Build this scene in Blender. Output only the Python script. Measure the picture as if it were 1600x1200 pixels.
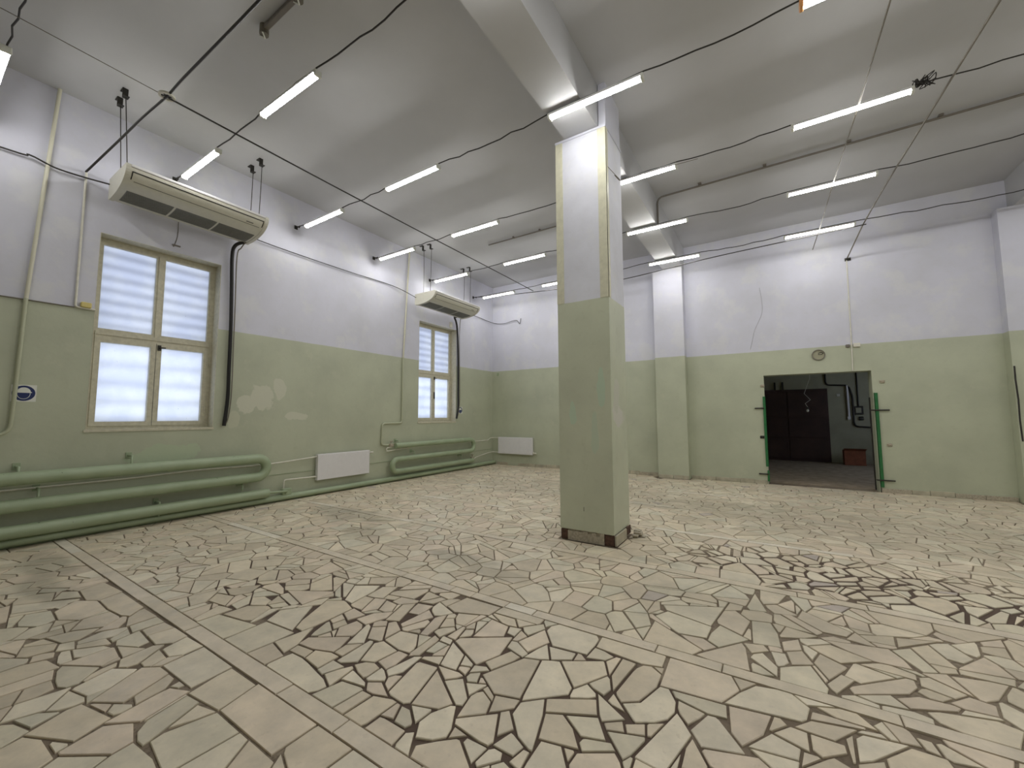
import bpy, math, random
from mathutils import Matrix, Vector

for o in list(bpy.data.objects):
    bpy.data.objects.remove(o)
random.seed(11)
S = bpy.context.scene
COL = S.collection

# ------------------------------------------------------------------ camera
CAM = (7.536, -10.656, 1.5)
YAW, PITCH, ROLL, FPX = math.radians(32.545), math.radians(4.5534), math.radians(-0.1936), 633.78
FWD = Vector((-math.sin(YAW)*math.cos(PITCH), math.cos(YAW)*math.cos(PITCH), math.sin(PITCH)))
_r = Vector((math.cos(YAW), math.sin(YAW), 0)); _u = _r.cross(FWD)
RGT = math.cos(ROLL)*_r + math.sin(ROLL)*_u
UPV = -math.sin(ROLL)*_r + math.cos(ROLL)*_u
cam_data = bpy.data.cameras.new('camera')
cam_data.sensor_fit = 'HORIZONTAL'; cam_data.sensor_width = 36
cam_data.lens = FPX/1600*36; cam_data.clip_start = 0.05; cam_data.clip_end = 200
cam = bpy.data.objects.new('camera', cam_data); COL.objects.link(cam)
M = Matrix((RGT, UPV, -FWD)).transposed().to_4x4(); M.translation = Vector(CAM)
cam.matrix_world = M
S.camera = cam

# ------------------------------------------------------------------ daylight outside and exposure
LAMP_STRENGTH = 47.5
world = bpy.data.worlds.new('overcast_sky'); S.world = world; world.use_nodes = True
bg = world.node_tree.nodes['Background']
bg.inputs['Color'].default_value = (0.86, 0.91, 1.0, 1); bg.inputs['Strength'].default_value = 1.75
S.view_settings.view_transform = 'Standard'; S.view_settings.look = 'None'
S.view_settings.gamma = 1.0; S.view_settings.use_curve_mapping = False
S.view_settings.exposure = 0.0
S.cycles.max_bounces = 8; S.cycles.diffuse_bounces = 5; S.cycles.glossy_bounces = 3; S.cycles.transmission_bounces = 4; S.cycles.caustics_reflective = False; S.cycles.caustics_refractive = False

# ------------------------------------------------------------------ helpers
def lin(r, g, b):
    f = lambda c: ((c/255+0.055)/1.055)**2.4 if c/255 > 0.04045 else c/255/12.92
    return (f(r), f(g), f(b), 1.0)

class MB:
    """collects shapes, then links them as one mesh object"""
    def __init__(s): s.v = []; s.f = []; s.sm = []
    def add(s, vs, fs, smooth=False):
        b = len(s.v); s.v += [tuple(p) for p in vs]
        for f in fs: s.f.append([i+b for i in f]); s.sm.append(smooth)
    def box(s, x0, x1, y0, y1, z0, z1):
        s.add([(x0,y0,z0),(x1,y0,z0),(x1,y1,z0),(x0,y1,z0),(x0,y0,z1),(x1,y0,z1),(x1,y1,z1),(x0,y1,z1)],
              [(0,3,2,1),(4,5,6,7),(0,1,5,4),(1,2,6,5),(2,3,7,6),(3,0,4,7)])
    def bevbox(s, x0, x1, y0, y1, z0, z1, b):
        """box with chamfered edges"""
        vs = []
        for sx in (0, 1):
            for sy in (0, 1):
                for sz in (0, 1):
                    X, Y, Z = (x0, x1)[sx], (y0, y1)[sy], (z0, z1)[sz]
                    dx, dy, dz = (b, -b)[sx], (b, -b)[sy], (b, -b)[sz]
                    vs += [(X, Y+dy, Z+dz), (X+dx, Y, Z+dz), (X+dx, Y+dy, Z)]
        I = lambda sx, sy, sz, k: ((sx*2+sy)*2+sz)*3+k
        fs = []
        for a in (0, 1):
            fs.append([I(a,0,0,0), I(a,1,0,0), I(a,1,1,0), I(a,0,1,0)])
            fs.append([I(0,a,0,1), I(1,a,0,1), I(1,a,1,1), I(0,a,1,1)])
            fs.append([I(0,0,a,2), I(1,0,a,2), I(1,1,a,2), I(0,1,a,2)])
            for c in (0, 1):
                fs.append([I(a,c,0,0), I(a,c,1,0), I(a,c,1,1), I(a,c,0,1)])
                fs.append([I(a,0,c,0), I(a,1,c,0), I(a,1,c,2), I(a,0,c,2)])
                fs.append([I(0,a,c,1), I(1,a,c,1), I(1,a,c,2), I(0,a,c,2)])
                for d in (0, 1): fs.append([I(a,c,d,0), I(a,c,d,1), I(a,c,d,2)])
        s.add(vs, fs)
    def tube(s, pts, r, seg=8, cap=True):
        pts = [Vector(p) for p in pts]; n = len(pts); vs = []; fs = []
        up = None
        for i, p in enumerate(pts):
            t = (pts[min(i+1, n-1)]-pts[max(i-1, 0)]).normalized()
            if up is None:
                up = Vector((0, 0, 1)) if abs(t.z) < .9 else Vector((1, 0, 0))
            a = (up - t*up.dot(t)).normalized(); b = t.cross(a); up = a
            rr = r[i] if isinstance(r, (list, tuple)) else r
            for k in range(seg):
                q = 2*math.pi*k/seg
                vs.append(p+a*rr*math.cos(q)+b*rr*math.sin(q))
        for i in range(n-1):
            for k in range(seg):
                k2 = (k+1) % seg
                fs.append((i*seg+k, i*seg+k2, (i+1)*seg+k2, (i+1)*seg+k))
        s.add(vs, fs, True)
        if cap:
            s.add(vs[:seg], [tuple(range(seg))[::-1]]); s.add(vs[-seg:], [tuple(range(seg))])
    def disc_ring(s, c, ax, r0, r1, d, seg=24):
        """flat ring (or disc when r0=0) of thickness d around axis ax"""
        c = Vector(c); ax = Vector(ax).normalized()
        a = ax.orthogonal().normalized(); b = ax.cross(a)
        prof = [(r0, 0), (r1, 0), (r1, d), (r0, d)]
        vs = []
        for k in range(seg):
            q = 2*math.pi*k/seg; dr = a*math.cos(q)+b*math.sin(q)
            vs += [c+dr*r+ax*h for r, h in prof]
        fs = []
        for k in range(seg):
            k2 = (k+1) % seg
            for j in range(4):
                fs.append((k*4+j, k2*4+j, k2*4+(j+1) % 4, k*4+(j+1) % 4))
        s.add(vs, fs)
    def prism(s, prof, y0, y1, smooth=False):
        """profile of (x,z) points, extruded along y"""
        n = len(prof)
        vs = [(x, y0, z) for x, z in prof]+[(x, y1, z) for x, z in prof]
        s.add(vs, [(i, (i+1) % n, (i+1) % n+n, i+n) for i in range(n)], smooth)
        s.add(vs[:n], [tuple(range(n))[::-1]]); s.add(vs[n:], [tuple(range(n))])
    def build(s, name, mat, parent=None, origin=None):
        me = bpy.data.meshes.new(name)
        o3 = origin or (0, 0, 0)
        me.from_pydata([(p[0]-o3[0], p[1]-o3[1], p[2]-o3[2]) for p in s.v], [], s.f)
        me.polygons.foreach_set('use_smooth', s.sm)
        me.materials.append(mat); me.update()
        import bmesh
        bm = bmesh.new(); bm.from_mesh(me)
        bmesh.ops.remove_doubles(bm, verts=bm.verts, dist=1e-6) if len(s.v) < 4000 and not any(s.sm) else None
        bmesh.ops.recalc_face_normals(bm, faces=bm.faces); bm.to_mesh(me); bm.free()
        o = bpy.data.objects.new(name, me); COL.objects.link(o)
        o.location = o3
        if parent is not None:
            o.parent = parent
            o.location = Vector(o3)-world_loc(parent)
        return o

def world_loc(o):
    l = Vector(o.location)
    while o.parent: o = o.parent; l = l+Vector(o.location)
    return l
def tag(o, label=None, cat=None, group=None, kind=None):
    if label: o['label'] = label
    if cat: o['category'] = cat
    if group: o['group'] = group
    if kind: o['kind'] = kind
    return o
def empty(name, loc):
    o = bpy.data.objects.new(name, None); COL.objects.link(o); o.location = loc
    o.empty_display_size = 0.1
    return o
def catmull(pts, n=6):
    P = [Vector(p) for p in pts]; out = []
    for i in range(len(P)-1):
        p0 = P[max(i-1, 0)]; p1 = P[i]; p2 = P[i+1]; p3 = P[min(i+2, len(P)-1)]
        for k in range(n):
            t = k/n
            out.append(.5*((2*p1)+(p2-p0)*t+(2*p0-5*p1+4*p2-p3)*t*t+(3*p1-p0-3*p2+p3)*t**3))
    out.append(P[-1]); return out
def rounded(pts, r, n=5):
    """polyline with rounded corners"""
    P = [Vector(p) for p in pts]; out = [P[0]]
    for i in range(1, len(P)-1):
        a = (P[i-1]-P[i]); b = (P[i+1]-P[i])
        d = min(r, a.length*.49, b.length*.49)
        A = P[i]+a.normalized()*d; B = P[i]+b.normalized()*d
        for k in range(n+1):
            t = k/n; out.append((1-t)**2*A+2*t*(1-t)*P[i]+t*t*B)
    out.append(P[-1]); return out

# ------------------------------------------------------------------ materials
def new_mat(name):
    m = bpy.data.materials.new(name); m.use_nodes = True
    nt = m.node_tree; return m, nt, nt.nodes['Principled BSDF']
def N(nt, t, **kw):
    n = nt.nodes.new(t)
    for k, v in kw.items():
        if k in ('operation', 'blend_type', 'data_type', 'noise_dimensions', 'attribute_name', 'feature', 'interpolation_type'): setattr(n, k, v)
        else: n.inputs[k].default_value = v
    return n
def noise(nt, vec, scale, detail=4, rough=.55):
    n = N(nt, 'ShaderNodeTexNoise', Scale=scale, Detail=detail, Roughness=rough)
    nt.links.new(vec, n.inputs['Vector']); return n.outputs['Fac']
def ramp(nt, fac, a, b, ca=(0,0,0,1), cb=(1,1,1,1)):
    r = nt.nodes.new('ShaderNodeValToRGB'); e = r.color_ramp.elements
    e[0].position = a; e[1].position = b; e[0].color = ca; e[1].color = cb
    nt.links.new(fac, r.inputs['Fac']); return r.outputs['Color']
def mix(nt, fac, a, b, mode='MIX'):
    m = nt.nodes.new('ShaderNodeMix'); m.data_type = 'RGBA'; m.blend_type = mode
    for sock, v in ((m.inputs[0], fac), (m.inputs[6], a), (m.inputs[7], b)):
        if hasattr(v, 'links'): nt.links.new(v, sock)
        else: sock.default_value = v
    return m.outputs[2]
def math_n(nt, op, a, b=None):
    m = nt.nodes.new('ShaderNodeMath'); m.operation = op
    for i, v in enumerate((a, b)):
        if v is None: continue
        if hasattr(v, 'links'): nt.links.new(v, m.inputs[i])
        else: m.inputs[i].default_value = v
    return m.outputs[0]
def position(nt): return nt.nodes.new('ShaderNodeNewGeometry').outputs['Position']
_BN = {}
def blob(nt, pos, c, r, wob=.45, nscale=4.0, soft=.12):
    """mask of an irregular patch with its own outline: centre c, radii r"""
    s = nt.nodes.new('ShaderNodeVectorMath'); s.operation = 'SUBTRACT'; nt.links.new(pos, s.inputs[0]); s.inputs[1].default_value = c
    d = nt.nodes.new('ShaderNodeVectorMath'); d.operation = 'DIVIDE'; nt.links.new(s.outputs[0], d.inputs[0]); d.inputs[1].default_value = r
    l = nt.nodes.new('ShaderNodeVectorMath'); l.operation = 'LENGTH'; nt.links.new(d.outputs[0], l.inputs[0])
    n = _BN.get((nt, nscale)) or noise(nt, pos, nscale, 3); _BN[(nt, nscale)] = n
    v = math_n(nt, 'ADD', l.outputs['Value'], math_n(nt, 'MULTIPLY', math_n(nt, 'SUBTRACT', n, .5), wob*4))
    return ramp(nt, v, 1-soft, 1+soft, (1,1,1,1), (0,0,0,1))
def bump(nt, bsdf, h, strength=.2, dist=.01):
    b = N(nt, 'ShaderNodeBump', Strength=strength, Distance=dist)
    nt.links.new(h, b.inputs['Height']); nt.links.new(b.outputs['Normal'], bsdf.inputs['Normal'])

def simple(name, rgb, rough=.5, metal=0.0, var=.08, scale=14):
    m, nt, b = new_mat(name)
    c = lin(*rgb); n = noise(nt, position(nt), scale)
    lo = tuple(x*(1-var) for x in c[:3])+(1,); hi = tuple(min(1, x*(1+var)) for x in c[:3])+(1,)
    nt.links.new(ramp(nt, n, .3, .7, lo, hi), b.inputs['Base Color'])
    b.inputs['Roughness'].default_value = rough; b.inputs['Metallic'].default_value = metal
    return m

GREEN = lin(186, 191, 168); LILAC = lin(208, 209, 222); STRIPE_Z = 2.935
def wall_paint(name, patches=(), GREEN=GREEN, LILAC=LILAC):
    m, nt, b = new_mat(name); p = position(nt)
    sep = nt.nodes.new('ShaderNodeSeparateXYZ'); nt.links.new(p, sep.inputs[0])
    edge = math_n(nt, 'GREATER_THAN', math_n(nt, 'ADD', sep.outputs['Z'], math_n(nt, 'MULTIPLY', noise(nt, p, 3, 2), .012)), STRIPE_Z+.006)
    n1 = noise(nt, p, 1.3, 5); n2 = noise(nt, p, 9, 4)
    g = mix(nt, ramp(nt, n1, .35, .7), GREEN, tuple(v*.86 for v in GREEN[:3])+(1,))
    g = mix(nt, math_n(nt, 'MULTIPLY', ramp(nt, noise(nt, p, 2.7, 6, .65), .58, .66), .35), g, lin(192, 194, 172))
    g = mix(nt, math_n(nt, 'MULTIPLY', ramp(nt, n2, .55, .75), .25), g, lin(166, 171, 145))
    for (c, r, col) in patches: g = mix(nt, blob(nt, p, c, r), g, lin(*col))
    w = mix(nt, ramp(nt, n1, .35, .75), LILAC, lin(198, 199, 208))
    w = mix(nt, math_n(nt, 'MULTIPLY', ramp(nt, n2, .55, .8), .3), w, lin(196, 196, 198))
    w = mix(nt, math_n(nt, 'MULTIPLY', ramp(nt, noise(nt, p, 1.7, 5, .6), .52, .62), .35), w, lin(220, 221, 219))
    c = mix(nt, edge, g, w)
    nt.links.new(c, b.inputs['Base Color'])
    nt.links.new(mix(nt, edge, (.42,)*3+(1,), (.8,)*3+(1,)), b.inputs['Roughness'])
    bump(nt, b, mix(nt, .5, noise(nt, p, 2.2, 3), noise(nt, p, 22, 3)), .12, .02)
    return m

PATCH = (200, 201, 182)
m_wall_left = wall_paint('painted_plaster_window_wall', [((0,-7.0,1.86), (1,.22,.26), PATCH), ((0,-7.25,1.72), (1,.18,.16), PATCH), ((0,-6.72,2.0), (1,.12,.2), PATCH),
    ((0,-6.39,1.52), (1,.2,.09), PATCH), ((0,-7.45,1.46), (1,.1,.16), (190,192,170)), ((0,-8.3,.95), (1,.5,.16), (180,192,164))])
m_wall = wall_paint('painted_plaster')
m_column = wall_paint('painted_plaster_column', [((5.458,-6,1.53), (.05,1,.14), (188,205,182)), ((5.74,-6,1.3), (.05,1,.26), (190,202,180)), ((5.83,-6,1.85), (.05,1,.25), (188,205,182)),
    ((5.95,-5.73,1.5), (1,.2,.16), (206,205,194)), ((5.95,-5.8,1.75), (1,.12,.2), (198,199,184))], lin(199, 204, 181), lin(219, 221, 231))

m_ceil, nt, b = new_mat('whitewashed_ceiling'); p = position(nt)
nt.links.new(mix(nt, ramp(nt, noise(nt, p, .9, 5), .35, .7), lin(184,185,187), lin(192,193,196)), b.inputs['Base Color'])
b.inputs['Roughness'].default_value = .6
bump(nt, b, noise(nt, p, 3, 3), .1, .02)

m_cream = simple('cream_paint', (207, 205, 182), .5)
m_frame = simple('aged_cream_window_paint', (197, 193, 172), .45, 0, .12, 20)
m_pipe, nt, b = new_mat('green_pipe_paint'); p = position(nt)
c = mix(nt, ramp(nt, noise(nt, p, 4, 4), .35, .7), lin(160,174,144), lin(148,164,133))
c = mix(nt, ramp(nt, noise(nt, p, 17, 5, .7), .68, .71), c, lin(48, 46, 38))
nt.links.new(c, b.inputs['Base Color']); b.inputs['Roughness'].default_value = .38
m_riser, nt, b = new_mat('two_tone_riser_paint'); p = position(nt)
sep = nt.nodes.new('ShaderNodeSeparateXYZ'); nt.links.new(p, sep.inputs[0])
nt.links.new(mix(nt, math_n(nt, 'GREATER_THAN', sep.outputs['Z'], STRIPE_Z), lin(180,184,158), lin(206,204,184)), b.inputs['Base Color'])
b.inputs['Roughness'].default_value = .4
m_white_pipe = simple('white_plastic_pipe', (215, 213, 200), .35)
m_black = simple('black_rubber', (26, 25, 24), .5)
m_cable = simple('dark_cable', (44, 41, 38), .55)
m_wire = simple('grey_wire', (120, 115, 104), .5, .3)
m_white_metal = simple('white_enamel', (222, 221, 222), .3, 0, .02)
m_ac = simple('ivory_plastic', (208, 206, 192), .4, 0, .03)
m_ac_dark = simple('grey_plastic_grille', (120, 120, 112), .5)
m_steel = simple('dark_steel', (58, 56, 52), .45, .6)
m_conduit = simple('grey_conduit', (112, 106, 98), .5)
m_greensteel = simple('bright_green_enamel', (38, 104, 58), .35, 0, .15)
m_brown = simple('dark_brown_steel', (62, 40, 34), .6, 0, .2, 3)
m_backroom = simple('grey_green_plaster', (160, 158, 134), .7, 0, .08, 3)
m_card = simple('brown_cardboard', (138, 84, 60), .8, 0, .2, 8)
m_orange = simple('orange_plastic', (235, 170, 110), .4)
m_yellowbox = simple('yellowed_plastic', (206, 190, 120), .5)
m_bare = simple('bare_brown_plaster', (84, 62, 50), .9, 0, .35, 40)
m_rubble = simple('grey_broken_mortar', (172, 164, 146), .9, 0, .25, 40)
m_blue = simple('blue_print', (20, 38, 92), .4, 0, .02)
m_sign = simple('white_print', (222, 224, 216), .4, 0, .02)
m_crack = simple('faint_plaster_crack', (166, 166, 172), .8)
m_bulb = simple('frosted_bulb', (235, 235, 225), .2)

m_lamp, nt, b = new_mat('opal_lit_diffuser')
b.inputs['Base Color'].default_value = (.9, .9, .9, 1)
b.inputs['Emission Color'].default_value = (1.0, .985, .955, 1); b.inputs['Emission Strength'].default_value = LAMP_STRENGTH

m_pane, nt, b = new_mat('frosted_film_pane'); p = position(nt)
tr = nt.nodes.new('ShaderNodeBsdfTranslucent'); gl = N(nt, 'ShaderNodeBsdfGlossy', Roughness=.25)
c = mix(nt, ramp(nt, noise(nt, p, 2.6, 6, .65), .42, .62), lin(232,236,246), lin(240,243,249))
c = mix(nt, ramp(nt, noise(nt, p, 26, 4, .6), .72, .76), c, lin(150,160,172))
nt.links.new(c, tr.inputs['Color'])
mx = N(nt, 'ShaderNodeMixShader', Fac=.04)
nt.links.new(tr.outputs[0], mx.inputs[1]); nt.links.new(gl.outputs[0], mx.inputs[2])
nt.links.new(mx.outputs[0], nt.nodes['Material Output'].inputs['Surface'])
m_slat = simple('pale_shutter_slat', (190, 192, 200), .6)

m_stone, nt, b = new_mat('marble_crazy_paving'); p = position(nt)
at = nt.nodes.new('ShaderNodeAttribute'); at.attribute_name = 'tint'
v = ramp(nt, noise(nt, p, 5.5, 6, .65), .3, .72, (.80,.80,.80,1), (1.10,1.08,1.06,1))
c = mix(nt, 1.0, at.outputs['Color'], v, 'MULTIPLY')
c = mix(nt, math_n(nt, 'MULTIPLY', ramp(nt, noise(nt, p, 24, 5, .6), .6, .7), .25), c, lin(168, 154, 134))
GRIME_AND_ZONES = [((1.9,-6.6,0), (.9,.35,1), .5), ((3.0,-7.1,0), (.5,.25,1), .45), ((4.6,-7.2,0), (.55,.2,1), .5), ((5.3,-7.35,0), (.4,.14,1), .4), ((2.1,-9.75,0), (.7,.16,1), .5), ((1.2,-9.6,0), (.6,.2,1), .5),
         ((3.3,-9.8,0), (.5,.14,1), .35), ((7.3,-7.0,0), (1.2,.35,1), .28), ((9.2,-7.2,0), (1.0,.35,1), .28), ((8.8,-3.4,0), (3.6,1.3,1), .30), ((4.2,-2.9,0), (3.4,1.2,1), .25), ((6.4,-6.2,0), (.4,.1,1), .35)]  # small grime patches; the wide far zones just tone the stone darker
for cc, rr, k in GRIME_AND_ZONES:
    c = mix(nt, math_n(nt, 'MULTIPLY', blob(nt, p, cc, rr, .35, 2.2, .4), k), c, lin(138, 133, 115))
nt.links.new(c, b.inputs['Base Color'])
nt.links.new(ramp(nt, noise(nt, p, 8, 4), .3, .7, (.36,.36,.36,1), (.62,.62,.62,1)), b.inputs['Roughness'])
bump(nt, b, noise(nt, p, 30, 4), .08, .004)

m_grout, nt, b = new_mat('cement_joints'); p = position(nt)
c = mix(nt, ramp(nt, noise(nt, p, 1.1, 4, .6), .42, .6), lin(138, 126, 108), lin(112, 99, 83))
c = mix(nt, ramp(nt, noise(nt, p, 40, 4), .5, .7), c, lin(98, 86, 72))
for cc, rr in [((5.7,-8.6,0), (1.7,.75,1)), ((8.2,-5.8,0), (1.5,.6,1)), ((7.2,-9.0,0), (1.2,.5,1)), ((3.6,-8.6,0), (1.2,.5,1))]:
    c = mix(nt, blob(nt, p, cc, rr, .3, 2.5, .2), c, lin(84, 69, 58))
nt.links.new(c, b.inputs['Base Color']); b.inputs['Roughness'].default_value = .9
bump(nt, b, noise(nt, p, 60, 3), .4, .004)
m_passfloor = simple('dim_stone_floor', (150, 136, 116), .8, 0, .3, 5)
m_skirt = simple('marble_skirting', (176, 170, 150), .5, 0, .25, 6)

# ------------------------------------------------------------------ room shell
XR, YF, ZC = 14.2, -16.0, 5.70            # right wall, wall behind the viewpoint, ceiling height
WIN = [(-9.17, -7.74, 1.34, 4.00), (-3.27, -1.81, 1.36, 3.97)]
DOOR = (7.42, 9.25, 2.39)

def wall_cells(mb, us, zs, holes, place):
    for i in range(len(us)-1):
        for k in range(len(zs)-1):
            um, zm = (us[i]+us[i+1])/2, (zs[k]+zs[k+1])/2
            if any(h[0] < um < h[1] and h[2] < zm < h[3] for h in holes): continue
            place(mb, us[i], us[i+1], zs[k], zs[k+1])

w = MB()
us = sorted({YF-.4, .35} | {h[0] for h in WIN} | {h[1] for h in WIN}); zs = sorted({-.1, ZC} | {h[2] for h in WIN} | {h[3] for h in WIN})
wall_cells(w, us, zs, WIN, lambda m, a, b_, c_, d: m.box(-.42, 0, a, b_, c_, d))
tag(w.build('wall_left', m_wall_left), 'two-tone green and white plaster wall with two windows', kind='structure')

w = MB(); hole = [(DOOR[0], DOOR[1], -.1, DOOR[2])]
wall_cells(w, sorted({0, XR, DOOR[0], DOOR[1]}), [-.1, DOOR[2], ZC], hole, lambda m, a, b_, c_, d: m.box(a, b_, 0, .35, c_, d))
wall_back = tag(w.build('wall_back', m_wall), 'two-tone green and white plaster wall with the doorway', kind='structure')

w = MB(); w.box(XR, XR+.3, YF-.4, .35, -.1, ZC)
tag(w.build('wall_right', m_wall), 'two-tone plaster wall closing the hall on the right', kind='structure')
w = MB(); w.box(0, XR, YF-.3, YF, -.1, ZC)
tag(w.build('wall_front', m_wall), 'two-tone plaster wall behind the viewpoint', kind='structure')
w = MB(); w.box(-.42, XR+.3, YF-.4, .35, ZC, ZC+.25)
tag(w.build('ceiling', m_ceil), 'grey whitewashed ceiling', kind='structure')

# ceiling beams (run over the columns to the back wall)
for bx, lab in ((5.40, 'white ceiling beam resting on the green column'), (11.25, 'white ceiling beam over the pier at the right edge')):
    w = MB(); w.box(bx, bx+.45, YF, 0, 5.13, ZC)
    tag(w.build('ceiling_beam', m_ceil), lab, 'beam', kind='structure')

# free-standing column
col = empty('column', (5.61, -5.7, 0)); tag(col, 'square column, green below and white above, with cream corner strips', 'column', kind='structure')
w = MB(); w.box(5.27, 5.95, -6.0, -5.4, .13, 5.12); w.build('shaft', m_column, col)
w = MB(); w.box(5.29, 5.93, -5.985, -5.42, -.02, .13); w.build('bare_foot', m_rubble, col)
w = MB(); w.box(5.86, 5.95, -5.98, -5.42, 5.12, ZC); w.box(5.30, 5.39, -5.7, -5.42, 5.12, 5.13); w.build('neck', m_wall, col)
w = MB(); w.box(5.262, 5.958, -6.01, -5.39, 5.095, 5.125); w.build('top_lip', m_wall, col)
for x0, x1 in ((5.266, 5.365), (5.845, 5.955)):
    w = MB(); w.box(x0, x1, -6.004, -5.995, STRIPE_Z, 5.095); w.build('corner_strip', m_cream, col)
w = MB(); w.box(5.951, 5.955, -6.004, -5.93, STRIPE_Z, 5.095); w.build('corner_strip', m_cream, col)
# broken skirting at its foot
for x0, x1 in ((5.275, 5.37), (5.83, 5.945)):
    w = MB(); w.bevbox(x0, x1, -5.996, -5.96, 0, .12, .006); w.build('bare_patch', m_bare, col)
w = MB()
for i in range(9):
    x0 = 5.37+i*.051; w.box(x0, x0+.051, -6.0-random.uniform(0, .006), -5.96, 0, .085+random.uniform(0, .045))
w.build('broken_plaster', m_rubble, col)
w = MB(); w.bevbox(5.95, 5.975, -5.99, -5.60, 0, .125, .006); w.build('skirting_tile', m_skirt, col)
w = MB(); w.bevbox(5.95, 5.97, -5.585, -5.42, .03, .13, .006); w.build('skirting_tile', m_bare, col)
w = MB(); w.bevbox(5.58, 5.585, -6.003, -5.99, .36, .41, .001); w.build('chip', m_cable, col)

# pilasters on the back wall
for px, dep, lab in ((5.15, .29, 'two-tone pilaster on the back wall behind the column'), (11.05, .22, 'two-tone pier on the back wall at the right edge')):
    w = MB(); w.box(px, px+.69, -dep, 0, .0, 5.13)
    pil = tag(w.build('pilaster', m_wall), lab, 'pilaster', kind='structure')
    if px > 10:
        w = MB(); pts = [(11.07, -dep-.002, 2.33), (11.068, -dep-.002, 2.1), (11.078, -dep-.002, 1.75), (11.072, -dep-.002, 1.4), (11.08, -dep-.002, 1.05)]
        w.tube(pts, .012, 5); w.build('crack', m_cable, pil)
    else:
        for k in range(2):
            w = MB(); w.bevbox(px+.01+k*.34, px+.335+k*.345, -dep-.018, -dep, 0, .09, .004); w.build('skirting_tile', m_skirt, pil)

# stone skirting along the back wall, tile by tile
base = empty('baseboard_back', (0, 0, 0)); tag(base, 'low marble skirting tiles along the foot of the back wall', kind='structure')
x = .18
while x < 14.0:
    L = random.uniform(.22, .5); x1 = x+L
    for a, b_ in ((5.14, 5.85), (DOOR[0]-.02, DOOR[1]+.02), (11.04, 11.75)):
        if x < b_ and x1 > a:
            if x < a-.08: x1 = a
            else: x = b_; x1 = x+L
    if random.random() > .06:
        w = MB(); w.bevbox(x+.003, x1-.003, -.022, 0, 0, random.uniform(.075, .095), .004)
        w.build('skirting_tile', m_skirt if random.random() > .2 else m_rubble, base)
    x = x1

# hairline cracks in the plaster of the back wall
w = MB(); w.tube(catmull([(7.43,-.001,4.4),(7.46,-.001,4.1),(7.45,-.001,3.8),(7.30,-.001,3.45),(7.24,-.001,3.2),(7.19,-.001,3.0)], 4), .0045, 5)
w.build('crack', m_crack, wall_back)

# ------------------------------------------------------------------ the room beyond the doorway
w = MB(); w.box(5.6, 11.2, 5.9, 6.1, -.1, 3.4); tag(w.build('wall_passage_back', m_backroom), 'dim grey-green far wall of the room beyond the doorway', kind='structure')
w = MB(); w.box(5.4, 5.6, .35, 6.1, -.1, 3.4); tag(w.build('wall_passage_left', m_backroom), 'dim left wall of the room beyond the doorway', kind='structure')
w = MB(); [w.box(11.2, 11.4, *q) for q in ((.35, 1.6, -.1, 3.4), (4.8, 6.1, -.1, 3.4), (1.6, 4.8, -.1, .9), (1.6, 4.8, 2.9, 3.4))]
tag(w.build('wall_passage_right', m_backroom), 'dim right wall of the room beyond the doorway', kind='structure')
w = MB(); w.box(5.4, 11.4, .35, 6.1, 3.3, 3.5); tag(w.build('ceiling_passage', m_backroom), 'ceiling of the room beyond the doorway', kind='structure')
w = MB(); w.box(5.4, 11.4, .35, 6.1, -.1, -.001); tag(w.build('floor_passage', m_passfloor), 'dim stone floor beyond the doorway', kind='structure')

w3 = empty('window_3', (11.3, 3.2, .9)); tag(w3, 'added frosted side window, out of view, lighting the room beyond the doorway', kind='structure')  # added opening, never in view, that lets daylight brighten this room
w = MB(); w.box(11.28, 11.29, 1.63, 4.77, .93, 2.87); w.build('pane', m_pane, w3)
w = MB(); w.box(11.24, 11.32, 1.6, 1.65, .9, 2.9); w.box(11.24, 11.32, 4.75, 4.8, .9, 2.9); w.box(11.24, 11.32, 1.65, 4.75, .9, .95); w.box(11.24, 11.32, 1.65, 4.75, 2.85, 2.9); w.build('window_frame', m_frame, w3)
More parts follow.
